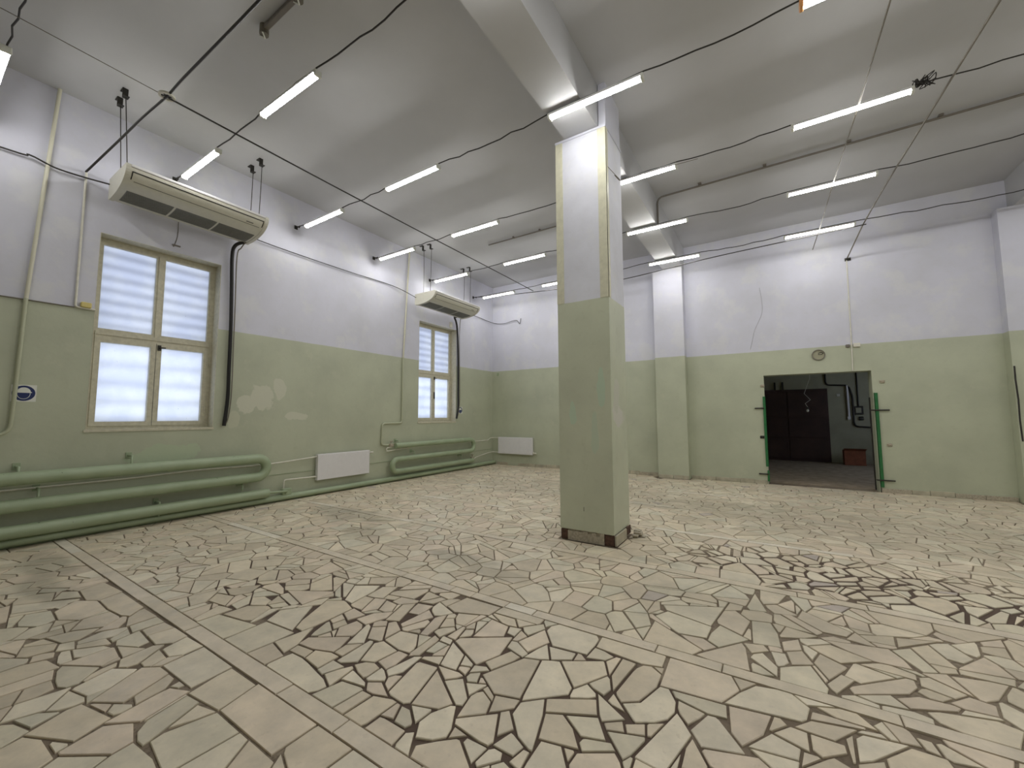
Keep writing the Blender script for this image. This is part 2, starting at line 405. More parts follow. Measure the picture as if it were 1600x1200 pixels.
# ------------------------------------------------------------------ windows
def window(n, y0, y1, z0, z1, zt):
    root = empty('window_%d' % n, (-.2, (y0+y1)/2, z0)); ym = (y0+y1)/2; X0, X1 = -.27, -.19
    tag(root, ('large' if n == 1 else 'far')+' four-pane window with aged cream frame and frosted film', kind='structure')
    w = MB()
    w.box(X0, X1, y0, y0+.055, z0, z1); w.box(X0, X1, y1-.055, y1, z0, z1)
    w.box(X0, X1, y0+.055, y1-.055, z1-.065, z1); w.box(X0, X1, y0+.055, y1-.055, z0, z0+.045)
    w.build('window_frame', m_frame, root)
    w = MB(); w.box(X0+.005, X1+.012, y0+.055, y1-.055, zt-.03, zt+.06); w.box(X0, X1+.022, y0+.05, y1-.05, zt+.01, zt+.03); w.build('transom', m_frame, root)
    w = MB(); w.box(X0+.01, X1+.006, ym-.028, ym+.028, zt+.06, z1-.065); w.build('mullion', m_frame, root)
    for i, (a, b_) in enumerate(((y0+.055, ym-.028), (ym+.028, y1-.055))):
        f = MB()
        f.box(X0+.02, X1-.006, a, a+.025, zt+.06, z1-.065); f.box(X0+.02, X1-.006, b_-.025, b_, zt+.06, z1-.065)
        f.box(X0+.02, X1-.006, a+.025, b_-.025, z1-.095, z1-.065); f.box(X0+.02, X1-.006, a+.025, b_-.025, zt+.06, zt+.10)
        s_ = f.build('upper_sash', m_frame, root)
        g = MB(); g.box(-.238, -.234, a+.02, b_-.02, zt+.09, z1-.09); g.build('pane', m_pane, s_)
    for i, (a, b_) in enumerate(((y0+.055, ym-.004), (ym+.004, y1-.055))):
        f = MB(); Z0, Z1 = z0+.045, zt-.03
        f.box(X0+.02, X1+.012, a, a+.06, Z0, Z1); f.box(X0+.02, X1+.012, b_-.06, b_, Z0, Z1)
        f.box(X0+.02, X1+.012, a+.06, b_-.06, Z1-.06, Z1); f.box(X0+.02, X1+.012, a+.06, b_-.06, Z0, Z0+.06)
        s_ = f.build('casement', m_frame, root)
        g = MB(); g.box(-.232, -.228, a+.055, b_-.055, Z0+.055, Z1-.055); g.build('pane', m_pane, s_)
        if i == 1:
            h = MB(); h.tube([(-.17, a+.03, zt-.09), (-.15, a+.03, zt-.09), (-.15, a+.10, zt-.085)], .009, 6); h.box(-.18, -.165, a+.01, a+.05, zt-.13, zt-.05)
            if n == 2: h.box(-.18, -.155, a+.012, a+.035, 1.98, 2.16)
            h.build('latch', m_steel, s_)
            k = MB(); k.tube([(-.175, b_-.004, Z0+.2), (-.175, b_-.004, Z0+.3)], .012, 8); k.tube([(-.175, b_-.004, Z1-.3), (-.175, b_-.004, Z1-.2)], .012, 8); k.build('hinge', m_frame, s_)
    w = MB(); w.box(-.19, .012, y0-.02, y1+.01, z0-.03, z0+.004); w.build('window_sill', m_frame, root)
    for nm, bx in (('reveal', (-.19, .002, y1-.004, y1+.002, z0, z1)), ('reveal', (-.19, .002, y0-.002, y0+.004, z0, z1)), ('reveal', (-.19, .002, y0, y1, z1-.004, z1+.002))):
        w = MB(); w.box(*bx); w.build(nm, m_frame, root)
    z = z0+.1; k = 0
    while z < z1-.05:
        s_ = MB(); hh = .075 if z > zt-.1 else .04; s_.box(-.315, -.307, y0+.01, y1-.01, z, z+hh); s_.build('shutter_slat', m_slat, root); z += .17 if z > zt-.1 else .26
    return root
window(1, *WIN[0], 2.63)
window(2, *WIN[1], 2.63)

# ------------------------------------------------------------------ crazy-paved floor
w = MB(); w.box(-.1, XR, YF, .36, -.12, -.009)
floor = tag(w.build('floor', m_grout), 'crazy-paved floor of broken pale marble with dark joints', kind='structure')

def area(p): return .5*sum(p[i][0]*p[(i+1) % len(p)][1]-p[i][1]*p[(i+1) % len(p)][0] for i in range(len(p)))
def clip(p, nx, ny, d):
    """keep the side nx*x+ny*y <= d"""
    out = []; n = len(p)
    for i in range(n):
        a, b_ = p[i], p[(i+1) % n]
        da = nx*a[0]+ny*a[1]-d; db = nx*b_[0]+ny*b_[1]-d
        if da <= 0: out.append(a)
        if (da < 0 < db) or (db < 0 < da):
            t = da/(da-db); out.append((a[0]+(b_[0]-a[0])*t, a[1]+(b_[1]-a[1])*t))
    return out
def inset(p, g):
    q = p; n = len(p)
    for i in range(n):
        a, b_ = p[i], p[(i+1) % n]
        ex, ey = b_[0]-a[0], b_[1]-a[1]; l = math.hypot(ex, ey)
        if l < 1e-5: continue
        nx, ny = ey/l, -ex/l
        q = clip(q, nx, ny, nx*a[0]+ny*a[1]-g*random.uniform(.55, 1.45))
        if len(q) < 3: return []
    return q
def hull(p):
    P = sorted(p); lo = []; up = []
    for L, seq in ((lo, P), (up, P[::-1])):
        for q in seq:
            while len(L) > 1 and (L[-1][0]-L[-2][0])*(q[1]-L[-2][1])-(L[-1][1]-L[-2][1])*(q[0]-L[-2][0]) <= 0: L.pop()
            L.append(q)
    return lo[:-1]+up[:-1]

# outlines of the nearest stones, metres on the floor
TRACED = [
(2.808,-9.565,3.057,-9.572,3.228,-9.557,3.344,-9.499,3.282,-9.431,2.763,-9.432),
(2.408,-9.599,2.644,-9.616,2.776,-9.567,2.714,-9.426,2.362,-9.449),
(2.814,-9.817,2.966,-9.809,3.094,-9.729,3.051,-9.576,2.786,-9.579,2.662,-9.656),
(3.152,-9.707,3.296,-9.791,3.389,-9.680,3.319,-9.587,3.161,-9.569),
(3.349,-9.496,3.541,-9.558,3.528,-9.428,3.328,-9.434),
(3.556,-9.562,3.673,-9.579,3.680,-9.430,3.555,-9.431),
(3.731,-9.543,3.828,-9.544,3.839,-9.423,3.714,-9.431),
(3.841,-9.548,4.011,-9.546,4.087,-9.475,4.064,-9.419,3.863,-9.422),
(3.754,-9.661,3.833,-9.684,3.931,-9.630,3.915,-9.560,3.721,-9.549),
(4.142,-9.551,4.244,-9.550,4.291,-9.499,4.287,-9.416,4.094,-9.424,4.108,-9.473),
(4.376,-9.622,4.579,-9.618,4.726,-9.607,4.712,-9.419,4.353,-9.418),
(3.832,-9.937,4.018,-9.830,3.967,-9.724,3.843,-9.718),
(4.070,-9.719,4.161,-9.749,4.183,-9.658,4.095,-9.537,4.050,-9.565),
(3.836,-9.701,4.008,-9.719,3.999,-9.620),
(3.851,-9.953,3.895,-9.980,4.052,-10.008,4.143,-9.959,4.021,-9.837),
(4.209,-9.965,4.322,-9.925,4.333,-9.815,4.241,-9.726,4.151,-9.782),
(4.419,-9.945,4.579,-9.851,4.548,-9.805,4.476,-9.622,4.353,-9.646,4.274,-9.705),
(4.564,-9.802,4.636,-9.815,4.616,-9.709,4.540,-9.643,4.499,-9.626),
(3.637,-10.161,3.820,-10.179,3.839,-9.961,3.701,-9.982,3.633,-10.044),
(3.841,-10.182,3.945,-10.193,3.965,-10.088,3.967,-10.004,3.853,-9.980),
(3.975,-10.089,4.109,-10.141,4.086,-10.058,4.079,-10.016,3.985,-10.010),
(4.128,-10.143,4.261,-10.205,4.306,-10.085,4.167,-9.976),
(4.332,-10.089,4.377,-9.978,4.297,-9.963,4.206,-9.983),
(4.473,-10.156,4.577,-10.131,4.713,-10.067,4.655,-9.918,4.423,-9.963,4.417,-10.042),
(4.288,-10.188,4.420,-10.154,4.386,-10.048,4.325,-10.094),
(4.309,-10.230,4.486,-10.249,4.449,-10.166,4.379,-10.174),
(4.501,-10.184,4.522,-10.252,4.670,-10.268,4.810,-10.179,4.783,-10.128,4.726,-10.139,4.591,-10.133),
(4.732,-9.975,4.769,-10.112,4.958,-9.987,4.947,-9.908,4.836,-9.879),
(4.673,-9.805,4.700,-9.928,4.821,-9.833,4.803,-9.758,4.771,-9.641,4.669,-9.683),
(4.861,-9.807,4.948,-9.891,5.010,-9.896,4.994,-9.821,4.957,-9.734,4.919,-9.650,4.821,-9.647),
(5.000,-9.745,5.055,-9.626,4.941,-9.651),
(4.782,-9.634,5.042,-9.607,5.015,-9.425,4.747,-9.425),
(5.038,-9.811,5.053,-9.874,5.146,-9.878,5.248,-9.897,5.307,-9.860,5.316,-9.618,5.094,-9.628),
(5.020,-10.046,5.242,-9.906,5.104,-9.905,4.991,-9.914),
(4.801,-10.127,4.828,-10.168,4.997,-10.061,4.975,-10.017),
(5.323,-9.854,5.480,-9.755,5.450,-9.686,5.371,-9.618,5.335,-9.623),
(5.492,-9.748,5.632,-9.659,5.604,-9.619,5.485,-9.622,5.407,-9.617),
(4.482,-9.933,4.541,-9.937,4.565,-9.915,4.534,-9.893,4.494,-9.912),
(4.559,-9.878,4.626,-9.917,4.656,-9.858,4.630,-9.833),
(4.692,-10.124,4.728,-10.127,4.736,-10.106,4.702,-10.091,4.674,-10.108),
(2.379,-9.950,2.515,-9.990,2.651,-9.796,2.618,-9.666,2.469,-9.828),
(2.690,-9.925,2.800,-9.970,2.890,-9.981,2.988,-9.919,2.922,-9.823,2.750,-9.812),
(2.336,-10.026,2.677,-10.061,2.680,-10.032,2.336,-9.978),
(2.858,-10.080,3.089,-10.104,3.084,-10.048,2.952,-9.982),
(3.008,-9.960,3.118,-10.038,3.158,-10.001,3.135,-9.918,3.013,-9.877),
(3.308,-9.907,3.456,-9.873,3.472,-9.816,3.397,-9.715,3.337,-9.791),
(3.557,-9.832,3.574,-9.775,3.620,-9.674,3.562,-9.585,3.510,-9.682),
(3.367,-10.028,3.479,-10.062,3.522,-10.035,3.546,-9.937,3.467,-9.911),
(3.485,-9.899,3.563,-9.926,3.629,-9.852,3.520,-9.832),
(3.408,-10.137,3.588,-10.155,3.587,-10.082,3.553,-10.046),
(3.534,-10.017,3.621,-10.042,3.650,-9.974,3.581,-9.957),
(2.337,-9.681,2.450,-9.737,2.544,-9.625,2.419,-9.611),
(4.172,-9.655,4.272,-9.660,4.239,-9.573,4.136,-9.566),
(5.086,-9.606,5.582,-9.608,5.583,-9.401,5.037,-9.411),
(3.918,-9.308,4.267,-9.303,4.293,-9.275,4.313,-9.164,4.299,-9.068,3.927,-9.133),
(4.348,-9.288,4.586,-9.303,4.630,-9.286,4.627,-8.992,4.337,-9.003),
(4.335,-8.991,4.599,-8.971,4.391,-8.703,4.264,-8.860),
(4.658,-9.289,4.808,-9.293,4.850,-9.286,4.856,-9.164,4.672,-9.129),
(4.681,-9.123,4.793,-9.141,4.829,-9.129,4.807,-9.021,4.713,-8.874,4.692,-9.000),
(4.891,-9.250,4.928,-9.292,5.155,-9.288,5.302,-9.276,5.356,-9.210,5.332,-9.185,5.034,-9.132,4.916,-9.126),
(4.589,-8.913,4.666,-8.916,4.695,-8.737,4.693,-8.544,4.541,-8.494,4.419,-8.570),
(4.851,-9.115,4.993,-9.108,4.956,-9.038,4.831,-9.052),
(4.796,-8.970,4.807,-9.021,4.934,-9.031,5.095,-8.972,5.023,-8.815),
(5.014,-9.105,5.169,-9.122,5.168,-8.988,5.098,-8.991,4.995,-9.046),
(5.188,-9.129,5.244,-9.138,5.285,-9.040,5.184,-9.037),
(5.265,-9.142,5.347,-9.175,5.375,-9.174,5.351,-9.016),
(5.369,-9.279,5.546,-9.268,5.562,-9.119,5.480,-9.116,5.406,-9.130),
(5.560,-9.273,5.629,-9.270,5.635,-9.119,5.571,-9.121),
(5.646,-9.273,5.755,-9.274,5.781,-9.214,5.787,-9.081,5.755,-9.080,5.655,-9.113),
(5.385,-9.110,5.547,-9.081,5.522,-9.057,5.432,-9.037,5.379,-9.053),
(5.564,-9.079,5.616,-9.093,5.719,-9.065,5.608,-9.010,5.535,-9.056),
(5.512,-9.038,5.595,-8.994,5.544,-8.940,5.508,-8.927),
(5.354,-8.996,5.446,-9.037,5.471,-9.012,5.473,-8.940,5.397,-8.932),
(5.640,-9.015,5.665,-9.030,5.678,-9.030,5.648,-8.935,5.603,-8.955),
(5.703,-9.046,5.810,-9.052,5.849,-9.020,5.775,-8.759,5.660,-8.776,5.647,-8.803),
(5.210,-9.011,5.304,-8.942,5.278,-8.857,5.198,-8.775),
(5.312,-8.937,5.410,-8.895,5.432,-8.749,5.268,-8.720,5.232,-8.777),
(5.434,-8.889,5.528,-8.914,5.509,-8.752,5.443,-8.752),
(5.534,-8.919,5.584,-8.950,5.620,-8.892,5.605,-8.722,5.571,-8.744),
(5.108,-8.974,5.173,-8.974,5.168,-8.828,5.096,-8.885),
(5.092,-8.865,5.161,-8.810,5.118,-8.732,5.056,-8.671,5.005,-8.651),
(5.139,-8.742,5.255,-8.716,5.149,-8.600,5.071,-8.662),
(5.270,-8.695,5.415,-8.727,5.504,-8.714,5.472,-8.648,5.393,-8.558,5.277,-8.582),
(5.535,-8.716,5.587,-8.704,5.566,-8.521,5.527,-8.510),
(4.878,-8.757,4.954,-8.835,5.010,-8.812,5.012,-8.724,4.941,-8.664,4.897,-8.665),
(4.887,-8.616,4.976,-8.629,5.019,-8.505,4.995,-8.416,4.927,-8.474),
(4.703,-8.615,4.800,-8.656,4.834,-8.562,4.693,-8.544),
(4.700,-8.734,4.758,-8.753,4.770,-8.675,4.705,-8.644),
(4.779,-8.767,4.834,-8.797,4.848,-8.723,4.796,-8.687),
(4.799,-8.920,4.821,-8.857,4.830,-8.813,4.738,-8.765),
(4.634,-8.502,4.746,-8.496,4.675,-8.341,4.599,-8.353),
(4.790,-8.515,4.853,-8.413,4.772,-8.298,4.703,-8.323),
(4.527,-8.469,4.598,-8.475,4.571,-8.299,4.508,-8.165,4.363,-8.256),
(4.608,-8.312,4.725,-8.292,4.667,-8.105,4.583,-8.157),
(4.869,-8.418,4.969,-8.417,4.917,-8.324,4.818,-8.320),
(5.063,-8.505,5.138,-8.472,5.047,-8.242,4.993,-8.293),
(5.188,-8.626,5.243,-8.665,5.244,-8.553,5.155,-8.503,5.129,-8.546),
(5.207,-8.497,5.239,-8.503,5.313,-8.319,5.231,-8.268),
(5.259,-8.544,5.291,-8.536,5.370,-8.395,5.317,-8.373),
(5.396,-8.508,5.453,-8.496,5.445,-8.374,5.396,-8.253,5.340,-8.331),
(5.117,-8.325,5.188,-8.310,5.175,-8.194,5.091,-8.215),
(5.822,-9.274,5.992,-9.275,5.980,-9.192,5.826,-9.191),
(5.813,-9.180,5.877,-9.165,5.846,-9.106,5.816,-9.091),
(5.897,-9.172,5.943,-9.173,5.955,-9.148,5.920,-9.099,5.853,-9.102),
(5.992,-9.124,5.997,-9.064,5.968,-9.023,5.900,-9.058),
(6.034,-9.265,6.098,-9.276,6.038,-9.190,6.003,-9.218),
(5.603,-9.526,5.641,-9.555,5.742,-9.590,5.852,-9.520,5.861,-9.400,5.625,-9.399),
(5.864,-9.512,6.038,-9.402,5.871,-9.399),
(3.840,-8.865,3.923,-8.915,4.024,-8.885,3.988,-8.824,3.887,-8.818),
(3.954,-9.101,4.094,-9.100,4.186,-9.043,4.114,-8.893,4.050,-8.885,3.963,-8.940),
(3.951,-8.612,4.267,-8.683,4.278,-8.463,4.261,-8.437,4.108,-8.533),
(3.971,-8.420,4.110,-8.512,4.204,-8.415,3.959,-8.254),
(3.368,-9.126,3.538,-9.174,3.552,-9.080,3.418,-8.946),
(3.558,-9.059,3.730,-9.036,3.631,-8.943,3.469,-8.990),
(3.483,-8.886,3.614,-8.917,3.667,-8.828,3.601,-8.733),
(3.823,-8.995,3.891,-9.001,3.880,-8.926,3.780,-8.867),
(6.000,-9.100,6.047,-9.173,6.160,-9.125,6.169,-9.079,6.083,-8.943,6.072,-8.943),
(6.096,-9.226,6.116,-9.270,6.258,-9.263,6.357,-9.201,6.359,-9.171,6.275,-9.112,6.195,-9.119),
(5.883,-9.042,6.002,-9.001,6.048,-8.916,5.798,-8.762),
(6.063,-8.921,6.095,-8.907,6.093,-8.844,5.977,-8.736,5.894,-8.814),
(5.887,-8.793,5.933,-8.712,5.797,-8.727),
(5.776,-8.683,5.880,-8.692,5.828,-8.562,5.698,-8.495),
(5.874,-8.641,5.933,-8.622,5.841,-8.554),
(5.892,-8.685,5.949,-8.702,5.940,-8.646),
(5.688,-8.467,5.943,-8.588,6.014,-8.414,5.978,-8.226,5.690,-8.419),
(5.737,-8.330,5.912,-8.244,5.871,-8.132,5.715,-8.110),
(6.040,-8.645,6.198,-8.748,6.328,-8.710,6.329,-8.688,6.261,-8.348,6.161,-8.382),
(6.356,-8.707,6.535,-8.543,6.527,-8.463,6.388,-8.307,6.274,-8.350),
(6.399,-8.319,6.541,-8.462,6.657,-8.256,6.577,-8.159,6.382,-8.282),
(6.309,-8.289,6.421,-8.238,6.417,-8.181,6.401,-8.170,6.269,-8.201),
(6.186,-8.366,6.300,-8.305,6.226,-8.184),
(6.157,-8.029,6.270,-8.168,6.477,-8.143,6.484,-7.966,6.424,-7.885,6.185,-7.909,6.156,-7.953),
(5.997,-8.554,6.066,-8.593,6.114,-8.402,6.070,-8.389),
(6.044,-8.220,6.151,-8.286,6.208,-8.139,6.119,-8.028,6.074,-8.130),
(5.982,-8.062,6.035,-8.130,6.104,-8.024,6.063,-7.972),
(5.993,-8.726,6.056,-8.719,6.028,-8.652,5.992,-8.666),
(6.085,-8.834,6.119,-8.713,6.027,-8.755),
(6.129,-8.961,6.157,-8.969,6.240,-8.878,6.226,-8.839,6.140,-8.793,6.100,-8.833),
(6.250,-8.865,6.349,-8.761,6.335,-8.721,6.227,-8.745),
(6.161,-9.023,6.365,-9.050,6.382,-9.023,6.297,-8.861,6.157,-8.982),
(6.374,-8.972,6.417,-8.898,6.345,-8.831,6.311,-8.852),
(6.353,-8.813,6.446,-8.915,6.554,-8.967,6.484,-8.730,6.444,-8.638,6.349,-8.761),
(6.387,-9.030,6.493,-9.032,6.506,-8.971,6.412,-8.948),
(6.512,-9.049,6.561,-9.062,6.552,-8.979,6.528,-8.979),
(6.461,-8.634,6.501,-8.719,6.596,-8.666,6.726,-8.604,6.679,-8.504),
(6.552,-8.888,6.730,-8.845,6.639,-8.722,6.574,-8.693,6.504,-8.724),
(6.669,-8.751,6.710,-8.771,6.825,-8.732,6.749,-8.621,6.725,-8.624,6.592,-8.695),
(6.572,-9.060,6.713,-8.975,6.676,-8.890,6.568,-8.894),
(6.736,-8.831,6.755,-8.840,6.828,-8.794,6.860,-8.758,6.790,-8.754,6.744,-8.794),
(6.732,-8.876,6.730,-8.907,6.756,-8.948,6.906,-8.853,6.870,-8.788),
(6.902,-8.773,6.958,-8.670,6.945,-8.622,6.808,-8.674),
(6.751,-8.626,6.841,-8.556,6.680,-8.459),
(6.548,-8.489,6.576,-8.540,6.661,-8.456,6.596,-8.411),
(6.615,-8.399,6.695,-8.427,6.711,-8.371,6.692,-8.302,6.671,-8.282),
(6.613,-8.146,6.674,-8.263,6.679,-8.085,6.644,-8.088),
(6.682,-8.258,6.737,-8.393,6.771,-8.084,6.691,-8.077),
(6.760,-8.340,6.801,-8.441,6.881,-8.383,6.928,-8.234,6.930,-8.127,6.841,-8.059,6.809,-8.116),
(6.732,-8.456,6.806,-8.472,6.739,-8.399),
(6.504,-8.020,6.789,-8.044,6.904,-8.010,6.882,-7.867,6.497,-7.912),
(6.495,-8.162,6.597,-8.127,6.613,-8.087,6.502,-8.043),
(6.438,-8.228,6.495,-8.201,6.436,-8.148),
(5.326,-8.100,5.448,-8.147,5.647,-8.067,5.653,-7.926,5.353,-7.933),
(5.687,-7.997,6.028,-7.981,6.025,-7.915,5.703,-7.910),
(6.778,-8.634,6.802,-8.655,6.874,-8.638,6.851,-8.588),
(6.889,-8.635,6.943,-8.613,6.925,-8.547,6.866,-8.584),
(5.722,-8.302,5.717,-8.163,5.671,-8.179,5.665,-8.209),
(5.829,-8.079,5.903,-8.086,5.843,-8.015,5.694,-8.007),
(5.479,-8.379,5.554,-8.319,5.489,-8.251,5.434,-8.286),
(5.522,-8.272,5.576,-8.265,5.577,-8.095,5.474,-8.160),
(5.668,-8.410,5.720,-8.353,5.706,-8.300,5.649,-8.336),
(5.488,-8.437,5.559,-8.466,5.583,-8.378,5.537,-8.342),
(5.596,-8.443,5.656,-8.429,5.655,-8.394,5.605,-8.300),
(5.584,-8.509,5.656,-8.510,5.637,-8.465,5.568,-8.460),
(5.552,-8.725,5.580,-8.697,5.570,-8.518,5.536,-8.505),
(5.600,-8.632,5.633,-8.623,5.644,-8.529,5.611,-8.538),
(6.841,-8.478,6.921,-8.531,6.946,-8.478,6.884,-8.395,6.817,-8.452),
(6.188,-9.112,6.233,-9.073,6.230,-9.057,6.175,-9.063),
(6.281,-9.108,6.364,-9.143,6.373,-9.061,6.283,-9.063),
(6.389,-9.142,6.440,-9.080,6.426,-9.048,6.389,-9.082),
(5.993,-8.229,6.026,-8.220,6.065,-8.159,5.985,-8.112),
(6.693,-8.910,6.721,-8.903,6.690,-8.871,6.672,-8.882),
(5.972,-8.670,6.058,-8.598,6.032,-8.578,5.958,-8.607),
(5.921,-8.177,5.981,-8.189,5.965,-8.099,5.905,-8.111),
(6.892,-8.362,6.921,-8.531,7.046,-8.388,7.032,-8.274,6.989,-8.203,6.935,-8.229),
(7.162,-8.289,7.262,-8.271,7.274,-8.191,7.064,-8.209,7.019,-8.230),
(6.937,-8.197,6.992,-8.177,7.130,-8.167,7.238,-8.165,7.303,-8.028,7.250,-7.899,6.931,-7.917),
(7.112,-8.398,7.170,-8.296,7.059,-8.271),
(7.267,-8.154,7.598,-8.097,7.617,-7.988,7.538,-7.903,7.405,-7.940),
(7.295,-8.331,7.355,-8.430,7.446,-8.283,7.472,-8.145,7.283,-8.178,7.277,-8.189),
(6.968,-8.706,6.975,-8.732,7.079,-8.743,7.139,-8.477,7.060,-8.380),
(7.151,-8.464,7.202,-8.537,7.333,-8.495,7.349,-8.449,7.284,-8.362,7.209,-8.311),
(7.225,-8.563,7.235,-8.597,7.281,-8.616,7.442,-8.514,7.388,-8.471,7.240,-8.523),
(7.391,-8.396,7.572,-8.364,7.551,-8.305,7.459,-8.292),
(7.472,-8.261,7.593,-8.300,7.606,-8.182,7.537,-8.178),
(7.560,-8.164,7.721,-8.166,7.827,-8.019,7.638,-8.065),
(7.626,-8.279,7.661,-8.308,7.754,-8.224,7.748,-8.181,7.624,-8.182),
(7.080,-7.752,7.191,-7.772,7.356,-7.761,7.325,-7.525,7.295,-7.478),
(6.764,-7.834,7.046,-7.774,7.087,-7.696,6.766,-7.490),
(6.954,-7.564,7.091,-7.538,7.101,-7.372,6.812,-7.275,6.754,-7.385),
(6.809,-7.261,7.097,-7.335,7.148,-7.002,6.772,-7.192),
(7.110,-7.537,7.183,-7.593,7.305,-7.403,7.171,-7.314),
(7.137,-7.173,7.162,-7.268,7.277,-7.336,7.311,-7.120,7.226,-7.015,7.164,-7.054),
(7.472,-7.750,7.496,-7.682,7.404,-7.538,7.369,-7.650),
(7.507,-7.771,7.699,-7.785,7.713,-7.707,7.658,-7.543,7.509,-7.665),
(7.693,-7.494,7.750,-7.618,7.842,-7.446,7.719,-7.360),
(7.830,-7.516,7.905,-7.561,8.023,-7.429,7.880,-7.376),
(7.737,-7.675,7.774,-7.731,7.849,-7.588,7.799,-7.561),
(7.846,-7.638,7.865,-7.704,8.068,-7.576,8.138,-7.455,8.139,-7.389,8.062,-7.438),
(7.090,-7.683,7.148,-7.615,7.051,-7.539,6.976,-7.574),
(7.383,-7.399,7.526,-7.366,7.444,-7.090,7.366,-7.113),
(7.691,-7.294,7.826,-7.391,7.977,-7.277,7.807,-7.200),
(7.571,-7.571,7.677,-7.504,7.628,-7.376,7.546,-7.428),
(7.525,-7.441,7.628,-7.365,7.617,-7.253,7.517,-7.349),
(7.980,-7.255,8.148,-7.244,8.109,-7.073,7.820,-7.147),
(7.652,-8.050,7.814,-8.027,7.824,-7.997,7.648,-8.021),
(7.784,-7.980,7.867,-7.982,7.807,-7.895,7.712,-7.941),
(7.452,-8.232,7.478,-8.228,7.524,-8.187,7.492,-8.145),
(7.761,-8.255,7.779,-8.238,7.788,-8.090,7.755,-8.122),
(7.577,-8.391,7.594,-8.390,7.638,-8.323,7.586,-8.325),
(7.598,-8.415,7.730,-8.332,7.684,-8.308),
(7.410,-6.742,7.518,-6.658,7.576,-6.449,7.405,-6.446),
(7.538,-6.726,7.594,-6.738,7.595,-6.542,7.518,-6.658),
(7.673,-6.688,7.708,-6.604,7.694,-6.480,7.598,-6.472),
(7.326,-6.859,7.338,-6.883,7.432,-6.855,7.362,-6.602),
(7.775,-6.986,7.881,-6.981,7.904,-6.930,7.660,-6.742,7.635,-6.846),
(7.495,-6.846,7.627,-6.807,7.527,-6.717,7.431,-6.745),
(7.163,-8.672,7.212,-8.660,7.212,-8.612,7.161,-8.530),
(7.362,-7.565,7.438,-7.496,7.412,-7.449,7.323,-7.483),
(7.368,-7.754,7.417,-7.759,7.472,-7.741,7.383,-7.708),
(7.505,-7.612,7.548,-7.528,7.532,-7.478,7.481,-7.489),
(7.681,-7.444,7.712,-7.344,7.674,-7.305,7.640,-7.305),
(7.538,-7.209,7.639,-7.157,7.686,-7.116,7.569,-7.090),
(7.955,-7.878,8.023,-7.883,8.116,-7.859,8.130,-7.754,8.049,-7.728,7.969,-7.765),
(7.914,-8.148,7.914,-8.215,8.103,-8.096,8.097,-8.061,7.996,-8.060),
(7.794,-8.152,7.804,-8.218,7.889,-8.154,7.972,-8.050,7.824,-8.078),
(8.073,-7.996,8.097,-8.002,8.091,-7.964,8.065,-7.964),
(8.109,-7.994,8.139,-8.016,8.211,-7.999,8.137,-7.945,8.116,-7.959),
(8.176,-7.750,8.274,-7.783,8.402,-7.839,8.478,-7.619,8.411,-7.590,8.262,-7.633,8.154,-7.701),
(8.175,-7.952,8.236,-7.993,8.348,-7.931,8.364,-7.883,8.196,-7.797,8.148,-7.862),
(8.050,-7.630,8.064,-7.685,8.270,-7.582,8.284,-7.553,8.140,-7.559),
(8.248,-7.534,8.293,-7.561,8.430,-7.546,8.450,-7.448,8.350,-7.419),
(8.041,-7.365,8.161,-7.375,8.151,-7.331,8.048,-7.289,7.952,-7.340),
(8.211,-7.240,8.270,-7.221,8.283,-7.195,8.225,-6.979,8.122,-7.065),
(8.265,-7.095,8.371,-7.085,8.332,-6.869,8.239,-6.949),
(8.373,-6.968,8.451,-6.987,8.511,-6.921,8.449,-6.784,8.338,-6.843),
(8.484,-6.816,8.550,-6.857,8.580,-6.776,8.576,-6.693,8.472,-6.781),
(8.444,-7.039,8.431,-7.084,8.618,-7.053,8.576,-6.860),
(8.404,-7.414,8.498,-7.333,8.577,-7.177,8.342,-7.244),
(8.415,-7.164,8.584,-7.157,8.604,-7.096,8.419,-7.127),
(8.167,-7.436,8.259,-7.470,8.345,-7.415,8.230,-7.331,8.177,-7.365),
(8.268,-7.307,8.377,-7.388,8.325,-7.213,8.226,-7.266),
(8.432,-7.538,8.478,-7.619,8.532,-7.463,8.475,-7.405),
(8.537,-7.352,8.561,-7.378,8.611,-7.233,8.578,-7.192),
(8.629,-6.922,8.718,-6.921,8.693,-6.806,8.588,-6.843),
(8.593,-6.778,8.692,-6.787,8.708,-6.675,8.604,-6.719),
(8.157,-6.979,8.338,-6.809,8.170,-6.870),
(8.004,-6.939,8.024,-6.974,8.153,-6.960,8.164,-6.862),
(7.872,-7.699,7.964,-7.728,8.059,-7.709,8.007,-7.629),
(8.205,-7.540,8.264,-7.495,8.214,-7.453,8.155,-7.490),
(8.280,-7.609,8.361,-7.596,8.421,-7.559,8.302,-7.568),
(8.376,-7.875,8.354,-7.928,8.373,-7.925,8.463,-7.663)]

traced = [[(t[i], t[i+1]) for i in range(0, len(t), 2)] for t in TRACED]
traced = [p if area(p) > 0 else p[::-1] for p in traced]
STRIPS = [(-.56, -.46), (-2.05, -1.95), (-3.52, -3.42), (-4.99, -4.89), (-6.45, -6.34), (-7.89, -7.79), (-9.39, -9.285), (-10.87, -10.77), (-12.35, -12.25), (-13.85, -13.75)]
def separate(A, B):
    """widest gap between two convex outlines: (gap, nx, ny, offset) with A on the low side"""
    best = None
    for P, Q, sg in ((A, B, 1), (B, A, -1)):
        for i in range(len(P)):
            a, b_ = P[i], P[(i+1) % len(P)]
            ex, ey = b_[0]-a[0], b_[1]-a[1]; l = math.hypot(ex, ey)
            if l < 1e-4: continue
            nx, ny_ = ey/l, -ex/l; d = nx*a[0]+ny_*a[1]
            gap = min(nx*q[0]+ny_*q[1] for q in Q)-d
            if best is None or gap > best[0]: best = (gap, nx*sg, ny_*sg, (d+gap/2)*sg)
    return best
traced = [hull(p) for p in traced]
